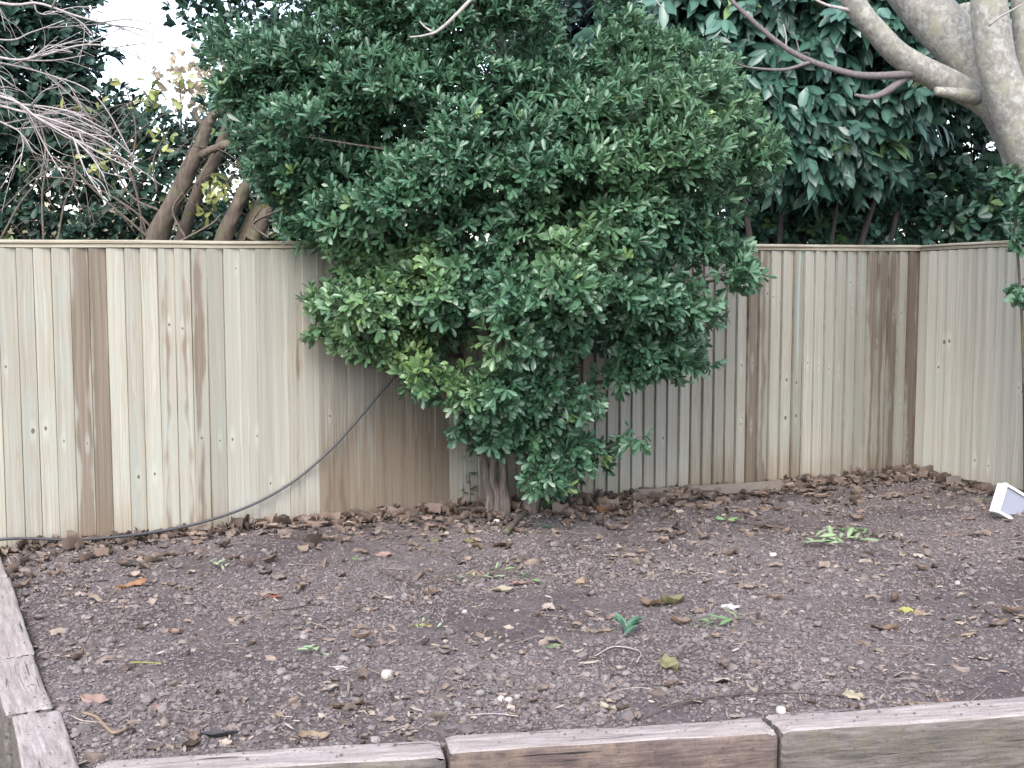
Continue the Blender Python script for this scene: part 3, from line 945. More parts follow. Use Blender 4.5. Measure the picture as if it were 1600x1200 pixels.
# leaf fragments trodden into the soil
n = 2600
p4 = scatter(n, lambda x, y: rng.random(len(x)) < np.clip(.35 + 2.2 * fbm(x * 1.9 + 9, y * 1.9 + 4, 3) + .5 * np.exp(-fence_dist(x, y) / .6), .05, 1), .2)
L = np.minimum(rng.gamma(3, .009, n) + .01, .07)
V, F, at = crumpled(p4, soil_z(p4[:, 0], p4[:, 1]) + rng.uniform(-.004, .006, n), L, L * rng.uniform(.3, .8, n), rng.normal(.1, .4, n), rng.uniform(.1, .5, n))
struct(link('leaf_fragments', npmesh('leaf_fragments', V, F, at), M['fragments']), 'stuff')

# ---- single leaves, sprigs, stones that the photo shows one by one
def leaf_mesh(name, L, Wd, curl, cup, seed, lobes=0.0, prof=None):
    rg = np.random.default_rng(seed)
    n1, n2 = 12, 6
    V = []; F = []
    for a_ in range(n1 + 1):
        t_ = a_ / n1
        w = (math.sin(math.pi * min(1, t_ * 0.96 + 0.02)) ** 0.75) * Wd * 0.5 * (1 + lobes * math.sin(t_ * 17 + seed))
        for c_ in range(n2 + 1):
            s_ = c_ / n2 * 2 - 1
            z = cup * Wd * s_ * s_ + curl * L * (t_ - .5) ** 2 * 2 + 0.55 * Wd * float(fbm(np.array(t_ * 3.5 + seed), np.array(s_ * 2.0 + seed), 3))
            V.append(((t_ - .5) * L, w * s_ * (1 - abs(cup) * .35), z))
    for a_ in range(n1):
        for c_ in range(n2):
            k = a_ * (n2 + 1) + c_
            F.append((k, k + n2 + 1, k + n2 + 2, k + 1))
    b = len(V)                                                    # stalk
    for k, (x, h) in enumerate(((-.5, .002), (-.72, .0015))):
        for (dy, dz) in ((-h, -h), (h, -h), (0, h)):
            V.append((x * L, dy, dz + (curl * L * .5 if k == 0 else curl * L * .7)))
    for k in range(3):
        F.append((b + k, b + (k + 1) % 3, b + 3 + (k + 1) % 3, b + 3 + k))
    V = np.array(V); V[:, 2] -= V[:, 2].min()
    return npmesh(name, V, [np.array(F)], {'rnd': np.full(len(V), rg.random())})


def place(o, px, py, rz=0.0, lift=0.006, rx=0.0, ry=0.0):
    g_ = G(px, py)
    z = float(soil_z(np.array(g_[0]), np.array(g_[1])))
    for _ in range(3):
        g_ = G(px, py, z); z = float(soil_z(np.array(g_[0]), np.array(g_[1])))
    o.location = (g_[0], g_[1], z + lift); o.rotation_euler = (rx, ry, rz)
    return o


LM = {k: dry_leaf_mat(k + '_fallen_leaf', [tuple(x * .8 for x in c), c]) for k, c in dict(
    cream=(0.295, 0.248, 0.177), orange=(0.248, 0.112, 0.044), red=(0.195, 0.050, 0.024), tan=(0.236, 0.171, 0.112), pink=(0.236, 0.153, 0.124), pale=(0.330, 0.277, 0.236),
    brown=(0.118, 0.071, 0.044), yellow=(0.266, 0.248, 0.071), green=(0.094, 0.142, 0.053), dark=(0.033, 0.030, 0.033), olive=(0.142, 0.130, 0.059), white=(0.366, 0.343, 0.319)).items()}
single = [
    (118, 1027, .13, .075, .05, .1, 0.2, 'cream', 'broad cream leaf lying flat beside the left sleepers'),
    (205, 918, .17, .06, .25, .5, 0.55, 'orange', 'long curled orange leaf on the soil below the low end of the cable'),
    (430, 934, .07, .045, .1, .3, 0.1, 'red', 'small brick red leaf alone on the soil at left'),
    (275, 990, .10, .06, .5, .5, 2.2, 'pink', 'crumpled pinkish leaf standing up in the soil at left'),
    (150, 1098, .13, .08, .1, .25, 0.0, 'pink', 'flat torn pink-brown leaf near the lowest left sleeper'),
    (247, 1110, .08, .06, .3, .2, 1.5, 'pink', 'salmon pink leaf tipped on edge near the bottom left'),
    (260, 870, .15, .07, .1, .3, 0.3, 'tan', 'wide tan leaf against the fence foot under the cable'),
    (855, 952, .10, .075, .1, .2, 1.0, 'pale', 'pale buff ragged leaf in the middle of the soil bed'),
    (935, 990, .12, .07, .15, .2, 0.1, 'tan', 'tan leaf just left of the dark green tuft'),
    (1140, 950, .11, .06, .2, .3, 0.0, 'white', 'whitish leaf with turned up edge, right of the brown curled leaves'),
    (1018, 948, .12, .07, .5, .6, 2.6, 'brown', 'dark brown curled leaf in the pair beside the tan rolled leaf'),
    (1050, 944, .15, .08, .3, .6, 0.5, 'olive', 'rolled olive tan leaf behind the whitish leaf'),
    (1416, 956, .08, .055, .1, .15, 0.2, 'yellow', 'small yellow leaf on the soil at right'),
    (1436, 960, .08, .06, .4, .3, 1.0, 'tan', 'curled tan leaf touching the small yellow leaf'),
    (1382, 985, .13, .06, .35, .4, -0.2, 'brown', 'arched brown leaf with a dark hollow below the yellow leaf'),
    (1335, 1090, .10, .085, .1, .15, 1.8, 'cream', 'pale cream leaf propped near the right front sleeper'),
    (1420, 1101, .12, .05, .2, .2, 0.1, 'tan', 'long tan leaf resting against the right front sleeper'),
    (1478, 1098, .08, .05, .4, .3, -0.6, 'pink', 'small pointed pink-tan leaf on the edge of the right front sleeper'),
    (945, 803, .13, .10, .5, .6, 0.4, 'orange', 'bright rusty orange leaf heaped at the right of the bush foot'),
    (945, 1042, .0, .0, 0, 0, 0, None, None),
    (1045, 1043, .13, .08, .4, .5, 2.0, 'olive', 'crinkled olive brown leaf among the larger pebbles'),
    (1140, 1065, .14, .07, .15, .2, 0.1, 'pale', 'faded pale leaf pressed into gravel ahead of the middle sleeper'),
    (950, 1108, .09, .05, .2, .3, -0.8, 'cream', 'cream leaf sliver pointing at the middle sleeper'),
    (545, 1105, .13, .06, .25, .4, 0.1, 'brown', 'brown leaf with light belly above the front left sleeper'),
    (490, 1153, .12, .055, .25, .45, 0.2, 'tan', 'hollow tan leaf just behind the front left sleeper'),
    (600, 868, .11, .06, .1, .2, 0.1, 'pink', 'dusty pink leaf ahead of the leaf bank left of the bush trunk'),
    (905, 913, .11, .06, .5, .5, 0.9, 'tan', 'upturned tan leaf standing above the buff ragged leaf'),
    (960, 870, .10, .06, .2, .3, 0.0, 'pale', 'pale leaf on the soil in front of the bush foot'),
    (1025, 832, .13, .07, .1, .2, 0.2, 'pink', 'flat faded leaf right of the bush in front of the old plank'),
    (1210, 825, .16, .06, .2, .4, -0.5, 'brown', 'long brown leaf pointing to the green laurel clippings'),
    (815, 915, .10, .06, .2, .3, 0.0, 'pink', 'pinkish leaf among green trimmings in the centre'),
    (785, 925, .13, .07, .3, .5, 0.4, 'cream', 'creamy torn leaf heap piece in the centre of the bed'),
    (680, 845, .10, .04, .1, .2, 0.1, 'olive', 'narrow olive leaf at the edge of the leaf bank left of trunk'),
    (735, 848, .11, .07, .1, .3, 0.4, 'olive', 'broad olive leaf just in front of the bush trunk'),
    (1505, 995, .13, .05, .3, .4, 0.0, 'tan', 'slim tan leaf lying far right on open soil'),
    (1560, 977, .11, .06, .3, .4, 0.3, 'brown', 'ribbed brown leaf at the far right of the soil'),
    (1540, 1030, .12, .06, .1, .2, 0.1, 'pale', 'faded beige leaf above the mossy front sleeper'),
    (205, 882, .16, .10, .3, .2, 0.0, 'dark', 'near black leaf folded on the soil below the cable'),
    (340, 1150, .13, .06, .1, .3, 0.0, 'dark', 'dark slate coloured leaf near the bottom left corner'),
    (555, 872, .06, .05, .2, .2, 0.6, 'green', 'single bright green leaf on the soil left of the bush'),
    (1040, 985, .0, .0, 0, 0, 0, None, None),
    (865, 1012, .08, .045, .1, .2, 0.2, 'green', 'dull green oval leaf below the buff ragged leaf'),
    (660, 978, .10, .03, .1, .2, 0.15, 'yellow', 'thin yellowish leaf blade in the middle of the gravel'),
    (535, 1047, .09, .035, .1, .1, -0.05, 'white', 'white papery leaf strip left of the square stone'),
    (740, 1003, .07, .03, .1, .1, -0.3, 'cream', 'tiny cream leaf flake in the centre of the gravel'),
    (1030, 858, .07, .03, .1, .1, -0.2, 'white', 'small white leaf flake ahead of the bush, on the right'),
]
for k, (px, py, L, Wd, cu, cup, rz, col, lab) in enumerate(single):
    if col is None: continue
    o = link('fallen_leaf', leaf_mesh('fallen_leaf', L * .92, Wd, cu * .55, cup * .5, k + 1, 0.1 if k % 3 else 0.25), LM[col])
    place(o, px, py, rz, -0.004, random.uniform(-.15, .25), random.uniform(-.15, .15))
    tag(o, lab, 'leaf', 'single fallen leaves on the soil')

protos = [leaf_mesh('fallen_leaf', .09, .045, c, u, 60 + k, .12) for k, (c, u) in enumerate(((.3, .5), (.1, .3), (.5, .2), (-.2, -.3)))]
for q in protos: q.materials.append(M['litter'])
for k, q in enumerate(scatter(110, lambda x, y: (fence_dist(x, y) > .3) & (np.abs(x) < .4 * y))):
    o = bpy.data.objects.new('fallen_leaf', protos[k % 4]); COL.objects.link(o)
    o.location = (q[0], q[1], float(soil_z(q[0:1], q[1:2])[0]) + 0.004); o.rotation_euler = (random.uniform(-.3, .3), random.uniform(-.3, .3), random.uniform(0, 6.28))
    s_ = random.uniform(.5, 1.15); o.scale = (s_, s_, s_)
    tag(o, 'small plain brown dry leaf scattered loose on the dark soil bed', 'leaf', 'plain brown leaves scattered over the bed')


def stone(px, py, size, col, label, sq=(1, 1, .75), group=None, seed=0):
    import bmesh
    bm = bmesh.new(); bmesh.ops.create_icosphere(bm, subdivisions=3, radius=1)
    for v in bm.verts:
        p = v.co
        f = 1 + 0.5 * float(fbm(np.array(p.x * 1.1 + seed * 5), np.array(p.y * 1.1 + p.z * 1.7 + seed), 3))
        m_ = max(abs(p.x), abs(p.y), abs(p.z)); v.co = p * f * (0.55 + 0.45 / max(m_, .5) * .8)
        v.co.x *= sq[0] * size; v.co.y *= sq[1] * size; v.co.z *= sq[2] * size
    me = bpy.data.meshes.new('stone'); bm.to_mesh(me); bm.free()
    me.polygons.foreach_set('use_smooth', np.ones(len(me.polygons), bool))
    o = link('stone', me, one_col('stone_' + str(seed), col, .8, .5, 50))
    place(o, px, py, seed * 1.3, size * .4)
    return tag(o, label, 'stone', group)


stone(605, 1060, .028, (0.36, 0.32, 0.28), 'square pale stone alone in the gravel, left of centre', (1, .9, .95), None, 1)
peb = [(750, 1086, .020, 'leftmost rounded pebble beside the pebble cluster'), (773, 1082, .021, 'dark rounded pebble behind the two pale ones'), (783, 1096, .019, 'pale pebble at the front left of the cluster'), (795, 1097, .018, 'pale pebble at the front right of the cluster'),
       (808, 1092, .014, 'small brown pebble at the right end of the cluster'), (795, 1069, .013, 'small light pebble at the rear of the cluster'), (715, 1104, .018, 'round grey pebble apart from the cluster, to its left'), (768, 1062, .022, 'flat grey pebble farthest back in the cluster')]
for k, (px, py, s_, lab) in enumerate(peb):
    c = random.uniform(.2, .34) if 'pale' not in lab else .48
    if 'dark' in lab: c = .13
    stone(px, py, s_, (c * .8, c * .73, c * .68), lab, (1, .9, .75), 'rounded pebbles in a small cluster', 10 + k)
for k, (px, py, s_, c, lab) in enumerate([(890, 823, .022, .72, 'small white stone near the bush foot'), (776, 815, .018, .7, 'white fragment in the leaf bank below the trunk'), (590, 812, .016, .66, 'white fragment at the fence foot left of the bush'),
                                          (1405, 838, .022, .66, 'flat white chip on the soil in front of the right fence'), (1208, 870, .02, .6, 'white chip on the soil beneath the laurel clippings'), (1220, 1113, .024, .55, 'light knobbly stone sitting on the front sleeper joint')]):
    stone(px, py, s_, (c * .75, c * .71, c * .66), lab, (1.2, .8, .6), None, 30 + k)


def sprig(px, py, rz, L, nl, ll, lw, mat, label, stem_extra=0.25, up=0.15):
    g_ = G(px, py); z = float(soil_z(g_[0:1], g_[1:2])[0])
    root = empty('green_clipping', (g_[0], g_[1], z), label, 'clipping')
    sp = Soup(); pts = []
    for k in range(5):
        s_ = k / 4; pts.append((math.cos(rz) * (s_ - .5) * L, math.sin(rz) * (s_ - .5) * L + 0.02 * math.sin(s_ * 5), 0.01 + 0.02 * math.sin(s_ * 3.1)))
    sp.tube(pts, (.0035, .0018), 5, 12)
    o = link('stem', sp.mesh('stem'), M['cane']); o.parent = root
    c = spline(pts, nl); D0 = np.array((math.cos(rz), math.sin(rz), 0))
    t_ = np.linspace(0, 1, nl); keep = t_ >= stem_extra; c = c[keep]; n_ = len(c)
    sgn = np.where(np.arange(n_) % 2, 1, -1)[:, None]
    sd_ = np.cross((0, 0, 1.0), D0)
    D = nrm(D0 * rng.uniform(.3, .9, (n_, 1)) + sd_ * sgn * rng.uniform(.4, 1, (n_, 1)) + np.array((0, 0, up)) + rng.normal(0, .2, (n_, 3)))
    V, F, at = leaf_soup(c, D, np.array((0, 0, 1.0)) + rng.normal(0, .35, (n_, 3)), rng.uniform(.8, 1.15, n_) * ll, rng.uniform(.85, 1.1, n_) * lw, rng.normal(.12, .1, n_), .35, ((.35, .95), (.72, .85)), {'young': np.zeros(n_)})
    o = link('leaves', npmesh('leaves', V, F, at), mat); o.parent = root


M['clip_pale'] = leaf_mat('pale_clipping_leaf', (0.10, 0.15, 0.075), (0.17, 0.24, 0.125), (0.26, 0.33, 0.20), None, rough=.5)
M['clip_green'] = leaf_mat('green_clipping_leaf', (0.035, 0.075, 0.03), (0.075, 0.14, 0.06), (0.14, 0.22, 0.10), None, rough=.45)
M['clip_dark'] = leaf_mat('dark_clipping_leaf', (0.010, 0.035, 0.02), (0.02, 0.06, 0.035), (0.05, 0.11, 0.065), None, rough=.4)
sprig(475, 1028, .3, .14, 9, .055, .016, M['clip_pale'], 'small pale green sprig on the gravel left of centre')
sprig(722, 899, .35, .42, 13, .07, .014, M['clip_pale'], 'long thin green clipping across the centre of the bed')
sprig(780, 892, .1, .28, 8, .06, .014, M['clip_green'], 'second thin clipping crossing the right end of the long one')
sprig(1125, 815, .1, .18, 10, .07, .025, M['clip_green'], 'green sprig on the soil midway between bush and laurel clippings')
sprig(1290, 843, .12, .42, 18, .11, .032, M['clip_pale'], 'largest clipping, pale laurel leaves heaped at right')
sprig(1262, 852, .5, .25, 10, .10, .03, M['clip_pale'], 'pale laurel clipping at the left end of the heap')
sprig(1318, 832, -.15, .28, 12, .09, .03, M['clip_green'], 'greener laurel clipping behind the largest one')
sprig(1150, 973, 3.05, .34, 16, .085, .024, M['clip_green'], 'leafy clipping with a bare brown stem, right of centre', .42)
sprig(980, 990, 1.3, .13, 11, .08, .03, M['clip_dark'], 'dark green leaf tuft on the soil in the centre', 0, .8)
sprig(855, 803, 1.2, .07, 6, .085, .05, M['clip_green'], 'fresh green leaf tuft at the foot of the bush', 0, .9)
sprig(830, 826, .2, .2, 8, .06, .02, M['clip_dark'], 'dark clipping among the dead leaves ahead of the trunk')
sprig(330, 886, .1, .16, 8, .06, .02, M['clip_pale'], 'pale sprig on the soil below the cable')
sprig(1535, 800, .1, .16, 9, .08, .022, M['clip_green'], 'green sprig beside the white plastic box')
sprig(660, 975, .1, .14, 5, .05, .012, M['clip_pale'], 'tiny pale sprig in the centre left of the gravel')
sprig(820, 908, -.1, .18, 7, .06, .022, M['clip_green'], 'short green clipping right of the long thin one')


def stick(pxs, rad, mat, label, lift=0.012, ends_z=None):
    pts = []
    for k, (px, py) in enumerate(pxs):
        g_ = G(px, py); z = float(soil_z(g_[0:1], g_[1:2])[0]); g_ = G(px, py, z + lift); pts.append(g_)
    pts = np.array(pts); base = pts[0].copy()
    sp = Soup(); sp.tube(pts - base, rad, 6, 16, .15)
    o = link('fallen_twig', sp.mesh('fallen_twig'), mat); o.location = base
    return tag(o, label, 'twig')


stick([(128, 1113), (150, 1120), (165, 1135), (178, 1145), (200, 1137)], (.006, .007, .006), LM['tan'], 'pale bent stick near the bottom of the left sleepers')
stick([(203, 1035), (228, 1035), (252, 1037)], (.003, .003), M['straw'] if False else LM['yellow'], 'straight yellow stalk on the soil at left')
stick([(420, 953), (455, 950), (505, 941)], (.004, .003), M['debris'], 'thin grey twig below the red leaf')
stick([(1010, 1120), (1060, 1100), (1120, 1088), (1230, 1082), (1320, 1087)], (.003, .004, .003), M['debris'], 'long thin brown twig curving behind the right front sleeper')
stick([(1225, 1117), (1290, 1112), (1345, 1108)], (.005, .006), M['twig_dark'], 'dark twig lying along the back of the right front sleeper')
stick([(790, 832), (805, 815), (822, 800)], (.022, .018, .022), M['brown_bark'], 'stubby brown root sticking out of the dead leaves below the trunk', .02)
stick([(733, 1117), (770, 1115), (810, 1119)], (.002, .002), M['twig_pale'], 'fine straw coloured twig ahead of the pebble cluster')
stick([(590, 890), (620, 902), (650, 918)], (.004, .003), M['debris'], 'grey twig ending at the long green clipping')
stick([(930, 1025), (960, 1010), (1000, 1018), (995, 1035)], (.003, .003, .002), M['twig_pale'], 'looped pale twig in the gravel right of the green oval leaf')
stick([(1040, 1030), (1075, 1020), (1105, 1008)], (.003, .003), M['debris'], 'slanting brown twig right of the looped one')
# forked twig at the right fence
vt = Soup()
q0 = G(1499, 744, 0.02); q1 = P(1499, 719, q0[1]); q2 = P(1512, 742, q0[1] - .03)
vt.tube([np.zeros(3), (q1 - q0) * .5, q1 - q0], (.005, .004), 5, 8); vt.tube([q1 - q0, (q1 + q2) / 2 - q0 + (0.01, 0, 0), q2 - q0], (.005, .006), 5, 8)
o = link('fallen_twig', vt.mesh('fallen_twig'), M['twig_dark']); o.location = q0
tag(o, 'dark forked twig leaning against the right fence', 'twig')

# ------------------------------------------------------------------ black cable
cp = []
for px, py, off in [(-420, 800, .12), (-150, 838, .16), (0, 843, .15), (130, 843, .15), (250, 830, .13), (330, 812, .11), (400, 786, .09), (460, 751, .07), (515, 704, .09), (560, 655, .13), (600, 607, .18), (622, 583, .22), (655, 545, .3), (700, 480, .36)]:
    s_ = s_of_px(px); f_ = A + fd3 * s_ + fn * off
    cp.append(P(px, py, f_[1]) if px >= 0 else np.array((f_[0], f_[1], .03 if px > -300 else .25)))
sp = Soup(); cp = np.array(cp); sp.tube(cp - cp[0], .0085, 8, 120)
o = link('cable', sp.mesh('cable'), one_col('black_cable', (0.045, 0.045, 0.05), .45, .3, 20)); o.location = cp[0]
tag(o, 'black cable sagging from the bush down along the fence foot', 'cable')

# ------------------------------------------------------------------ white plastic box on the mound
def white_box():
    import bmesh
    Yb = 7.8
    c0 = P(1560, 800, Yb)
    root = empty('plastic_box', c0, 'white plastic box lying tilted in the soil by the tree', 'box')
    mat = one_col('white_plastic', (0.66, 0.66, 0.68), .4, .3, 14); grey = one_col('box_front_grey', (0.26, 0.27, 0.33), .5, .25, 12)
    Wd, H, T = .30, .19, .075
    ang = Matrix.Rotation(R(26), 4, 'Z') @ Matrix.Rotation(R(27), 4, 'Y') @ Matrix.Rotation(R(-6), 4, 'X')

    def mesh(name, boxes, m_, bev):
        bm = bmesh.new()
        for (x0, x1, y0, y1, z0, z1) in boxes:
            vs = bmesh.ops.create_cube(bm, size=1)['verts']
            for v in vs:
                v.co = Vector(((x0 + x1) / 2 + v.co.x * (x1 - x0), (y0 + y1) / 2 + v.co.y * (y1 - y0), (z0 + z1) / 2 + v.co.z * (z1 - z0)))
        me = bpy.data.meshes.new(name); bm.to_mesh(me); bm.free()
        ob = link(name, me, m_); ob.parent = root; ob.matrix_local = ang
        md = ob.modifiers.new('bevel', 'BEVEL'); md.width = bev; md.segments = 2
        return ob
    # back shell, then a stepped rim round the recessed front
    mesh('shell', [(0, Wd, .026, T, 0, H)], mat, .006)
    r_ = .014
    mesh('rim', [(-.004, r_, 0, .0255, -.004, H + .004), (Wd - r_, Wd + .004, 0, .0255, -.004, H + .004), (r_ + .0005, Wd - r_ - .0005, 0.0005, .025, H - r_, H + .0035), (r_ + .0005, Wd - r_ - .0005, 0.0005, .025, -.0035, r_)], mat, .002)
    mesh('front_panel', [(r_ + .001, Wd - r_ - .001, .014, .0253, r_ + .001, H - r_ - .001)], grey, .001)  # recessed front coloured a darker blue-grey than the white shell


white_box()

# ------------------------------------------------------------------ foliage
def foliage(outline, Y0, depth, nspray, nros, leaf, spray_r=0.24, per=8, prof=((0.45, 0.8), (0.8, 1.0)), droop=0.0, up=0.35, core=0.35, style=None, clip=None, holes=(), young=None, edge=170, young_p=0.0, lat=1.0, flat=0.65, trim=None, sprayvar=0.45, lumpy=0.55):
    """leaf whorls gathered in sprays over and through a body whose outline is given; returns leaf arrays and spray centres"""
    ol = np.array(outline, float)
    C = []; O = []
    x0, y0 = ol.min(0); x1, y1 = ol.max(0)
    while len(C) < nspray:
        m_ = 4000
        px = rng.uniform(x0, x1, m_); py = rng.uniform(y0, y1, m_)
        ins, d = in_poly(px, py, ol)
        d = np.where(ins, d, 0)
        th = np.sqrt(np.clip(d / edge, 0, 1) * (2 - np.clip(d / edge, 0, 1)))
        for hx, hy, hr in holes:
            th *= np.clip((np.hypot(px - hx, py - hy) / hr - 0.35) / 0.65, 0.4, 1)
        ok = ins & (d > 12)
        px, py, th = px[ok], py[ok], th[ok]
        lump = 1 + lumpy * fbm(px / 110 + Y0, py / 110, 2) * 2
        s_ = rng.uniform(-1, 1, len(px)); s_ = np.sign(s_) * np.abs(s_) ** core
        s_ = np.where(rng.random(len(px)) < 0.62, -np.abs(s_), s_)
        Y = Y0 + s_ * th * depth * lump
        sc = Y / Y0                                                 # the body is a real volume: same lateral size at any depth
        for k in range(len(px)):
            c = P(px[k], py[k], Y0); c[1] = Y[k]
            # keep projected place near the outline for the front face without scaling the body
            f_ = 1 + (sc[k] - 1) * lat
            c[0] *= f_; c[2] = CAMZ + (c[2] - CAMZ) * f_
            C.append(c)
            if len(C) >= nspray: break
    C = np.array(C)
    ctr = P((x0 + x1) / 2, (y0 + y1) / 2, Y0 + depth * 0.2)
    n = nspray * nros
    cc = np.repeat(C, nros, 0)
    off = rand_unit(n) * (rng.random((n, 1)) ** 0.45) * spray_r
    off[:, 2] *= flat
    b = cc + off
    outw = nrm(nrm(b - ctr) * 0.7 + nrm(off) * 0.9 + np.array((0, 0, up)) + rng.normal(0, .25, (n, 3)))
    kept = np.arange(n)
    if clip is not None:
        k = clip(b); b = b[k]; outw = outw[k]; kept = kept[k]
    if trim is not None:
        bx_, by_ = proj(b); ins, d = in_poly(bx_, by_, ol); k = ins & (d > rng.uniform(0, trim, len(b)) * np.where(by_ > 385, 1, .25)); b = b[k]; outw = outw[k]; kept = kept[k]
    n = len(b)
    # whorls
    B_ = np.repeat(b, per, 0); ax = np.repeat(outw, per, 0); m_ = n * per
    rv = rand_unit(m_); side = nrm(np.cross(ax, rv))
    el = rng.uniform(.35, 1.15, (m_, 1))
    D = ax * np.cos(el) + side * np.sin(el)
    D[:, 2] -= droop * rng.uniform(.5, 1.3, m_)
    D = nrm(D)
    N = nrm(ax * 0.9 - side * 0.3 + np.array((0, 0, .35)) + rng.normal(0, .22, (m_, 3)))
    B_ = B_ + ax * rng.uniform(-.035, .02, (m_, 1)) * (leaf[0] / .1)
    wz = np.repeat(rng.uniform(.72, 1.25, n), per)
    L = leaf[0] * rng.uniform(.65, 1.2, m_) * wz; Wd = leaf[1] * rng.uniform(.75, 1.2, m_) * wz
    if style is not None: L, Wd = style(B_, L, Wd)
    yg = np.zeros(m_)
    if young is not None:
        ppx, ppy = proj(B_)
        for (hx, hy, hr, st) in young:
            yg = np.maximum(yg, st * np.clip(1.3 - np.hypot(ppx - hx, ppy - hy) / hr, 0, 1))
        yg *= np.repeat(rng.uniform(.3, 1, n), per)
    if young_p: yg = np.maximum(yg, np.repeat((rng.random(n) < young_p) * rng.uniform(.4, 1, n), per))
    V, F, at = leaf_soup(B_, D, N, L, Wd, rng.normal(.10, .10, m_), rng.uniform(.15, .55, m_), prof, {'young': yg})
    if sprayvar:
        sv = rng.random(nspray)
        ki = np.repeat(kept // nros, per * 8)
        at['rnd'] = np.clip(at['rnd'] * (1 - sprayvar) + sv[ki] * sprayvar, 0, 1)
    return V, F, at, C


# ---- the big bush in front of the fence
BY = 8.15
outline = [(425, -60), (385, 5), (312, 22), (294, 60), (318, 110), (335, 160), (362, 225), (378, 262), (402, 300), (425, 340), (445, 375), (500, 392), (520, 412), (475, 430), (466, 480), (476, 545), (500, 574), (560, 570), (612, 574),
           (625, 610), (648, 636), (688, 638), (697, 690), (735, 708), (765, 712), (800, 702), (826, 712), (806, 745), (800, 780), (868, 782), (915, 772), (945, 748), (975, 738), (1026, 694), (1012, 662), (962, 664), (960, 628), (1000, 608), (1062, 592), (1120, 576),
           (1100, 520), (1160, 508), (1188, 474), (1196, 425), (1165, 385), (1130, 360), (1185, 330), (1205, 290), (1230, 235), (1214, 165), (1165, 135), (1150, 85), (1085, 60), (1010, 40), (985, -60), (925, -60), (925, 60), (885, 78), (872, 20), (868, -60)]


def bush_clip(b):
    fdist = fence_dist(b[:, 0], b[:, 1])
    return ((fdist > 0.10) | (b[:, 2] > zB + 0.10)) & (b[:, 2] > 0.07)


def bush_style(B_, L, Wd):
    h = np.clip((B_[:, 2] - 1.5) / 1.3, 0, 1)
    return L * (1 - .12 * h), Wd * (1.0 - 0.28 * h)


young = [(655, 425, 50, 1.), (640, 555, 55, 1.), (560, 470, 110, .6), (745, 545, 45, .8), (720, 590, 45, .7), (520, 500, 80, .6), (890, 380, 90, .3), (1100, 150, 160, .22), (1000, 240, 100, .25)]
base = G(782, 812)
bush = empty('evergreen_bush', base, 'large glossy dark green evergreen bush standing in front of the fence', 'bush')
V, F, at, BC = foliage(outline, BY, .75, 520, 35, (.074, .0265), .20, 8, lumpy=.8, holes=((555, 235, 70), (890, 318, 55), (670, 95, 40), (640, 520, 40), (880, 210, 45), (790, 170, 40), (700, 530, 60)), young=young, clip=bush_clip, style=bush_style, lat=0.6, young_p=.012, trim=26)
link('foliage', npmesh('foliage', V, F, at), M['bush'], bush)
# stems
st = Soup()
bz = float(soil_z(base[0:1], base[1:2])[0])
bb = np.array((base[0], base[1], bz - .06))
W_ = lambda px, py, dy: P(px, py, base[1] + dy) 
st.tube([bb + (0.03, 0, 0), W_(788, 770, 0), W_(785, 720, 0), W_(762, 690, -.02), W_(735, 660, -.05), W_(690, 600, -.1)], (.046, .030, .026, .024, .022, .018), 14, 40, .45)
st.tube([bb + (-.06, .05, 0), W_(765, 770, .06), W_(755, 715, .07), W_(742, 690, .05), W_(720, 560, 0)], (.048, .028, .024, .02, .016), 14, 40, .5)
st.tube([bb + (-.01, .02, 0), W_(778, 780, .03), W_(772, 730, .02), W_(800, 640, -.02), W_(820, 500, -.05)], (.042, .028, .025, .023, .02), 14, 40, .45)
link('trunk', st.mesh('trunk'), M['bush_bark'], bush)
st2 = Soup()
b2 = bb + (.2, .1, .0)
st2.tube([b2, W_(830, 760, .1), W_(838, 715, .1), W_(830, 650, .05), W_(850, 450, 0), W_(880, 250, 0)], (.06, .05, .046, .044, .04, .025), 14, 40, .4)
link('trunk', st2.mesh('trunk'), M['bush_bark'], bush)
br = Soup()
forks = [W_(690, 600, -.1), W_(720, 560, 0), W_(820, 500, -.05), W_(850, 450, 0), W_(880, 250, 0), W_(835, 600, .05), W_(838, 715, .1)]
for c in BC[::4]:
    f_ = min(forks, key=lambda q: np.linalg.norm(q - c) + (1.0 if q[2] > c[2] + .2 else 0))
    md = (f_ + c) / 2 + np.array((random.uniform(-.08, .08), random.uniform(-.08, .08), -.05))
    if fence_dist(c[0], c[1]) < .1 and c[2] < zB + .2: continue
    br.tube([f_, md, c], (.014, .009, .004), 5, 9, .1)
link('branches', br.mesh('branches'), M['bush_bark'], bush)

# ---- thin shoot left of the trunk
g0 = G(735, 800); g0[2] = float(soil_z(g0[0:1], g0[1:2])[0])
sh = empty('young_shoot', g0, 'thin bare shoot with few small leaves left of the bush trunk', 'shoot')
sp = Soup(); top = P(727, 705, g0[1])
sp.tube([np.zeros(3), (top - g0) * .5 + (.012, 0, 0), top - g0], (.006, .003), 5, 10)
o = link('stem', sp.mesh('stem'), M['twig_dark']); o.parent = sh
n = 26; tt = rng.uniform(.15, 1, n); bl = (top - g0)[None] * tt[:, None]
V, F, at = leaf_soup(bl, rand_unit(n) * (1, 1, .4), np.array((0, 0, 1.)) + rng.normal(0, .3, (n, 3)), rng.uniform(.04, .08, n), .022, .1, .3, extra={'young': np.zeros(n)})
o = link('leaves', npmesh('leaves', V, F, at), M['bush']); o.parent = sh

# ------------------------------------------------------------------ pale tree at the right edge
TY = 8.05
tb = G(1668, 790); tb[2] = .05
tree = empty('pale_barked_tree', tb, 'large pale grey barked tree with spreading limbs at the right edge', 'tree')


def T_(px, py, dy=0.0):
    return P(px, py, TY + dy)


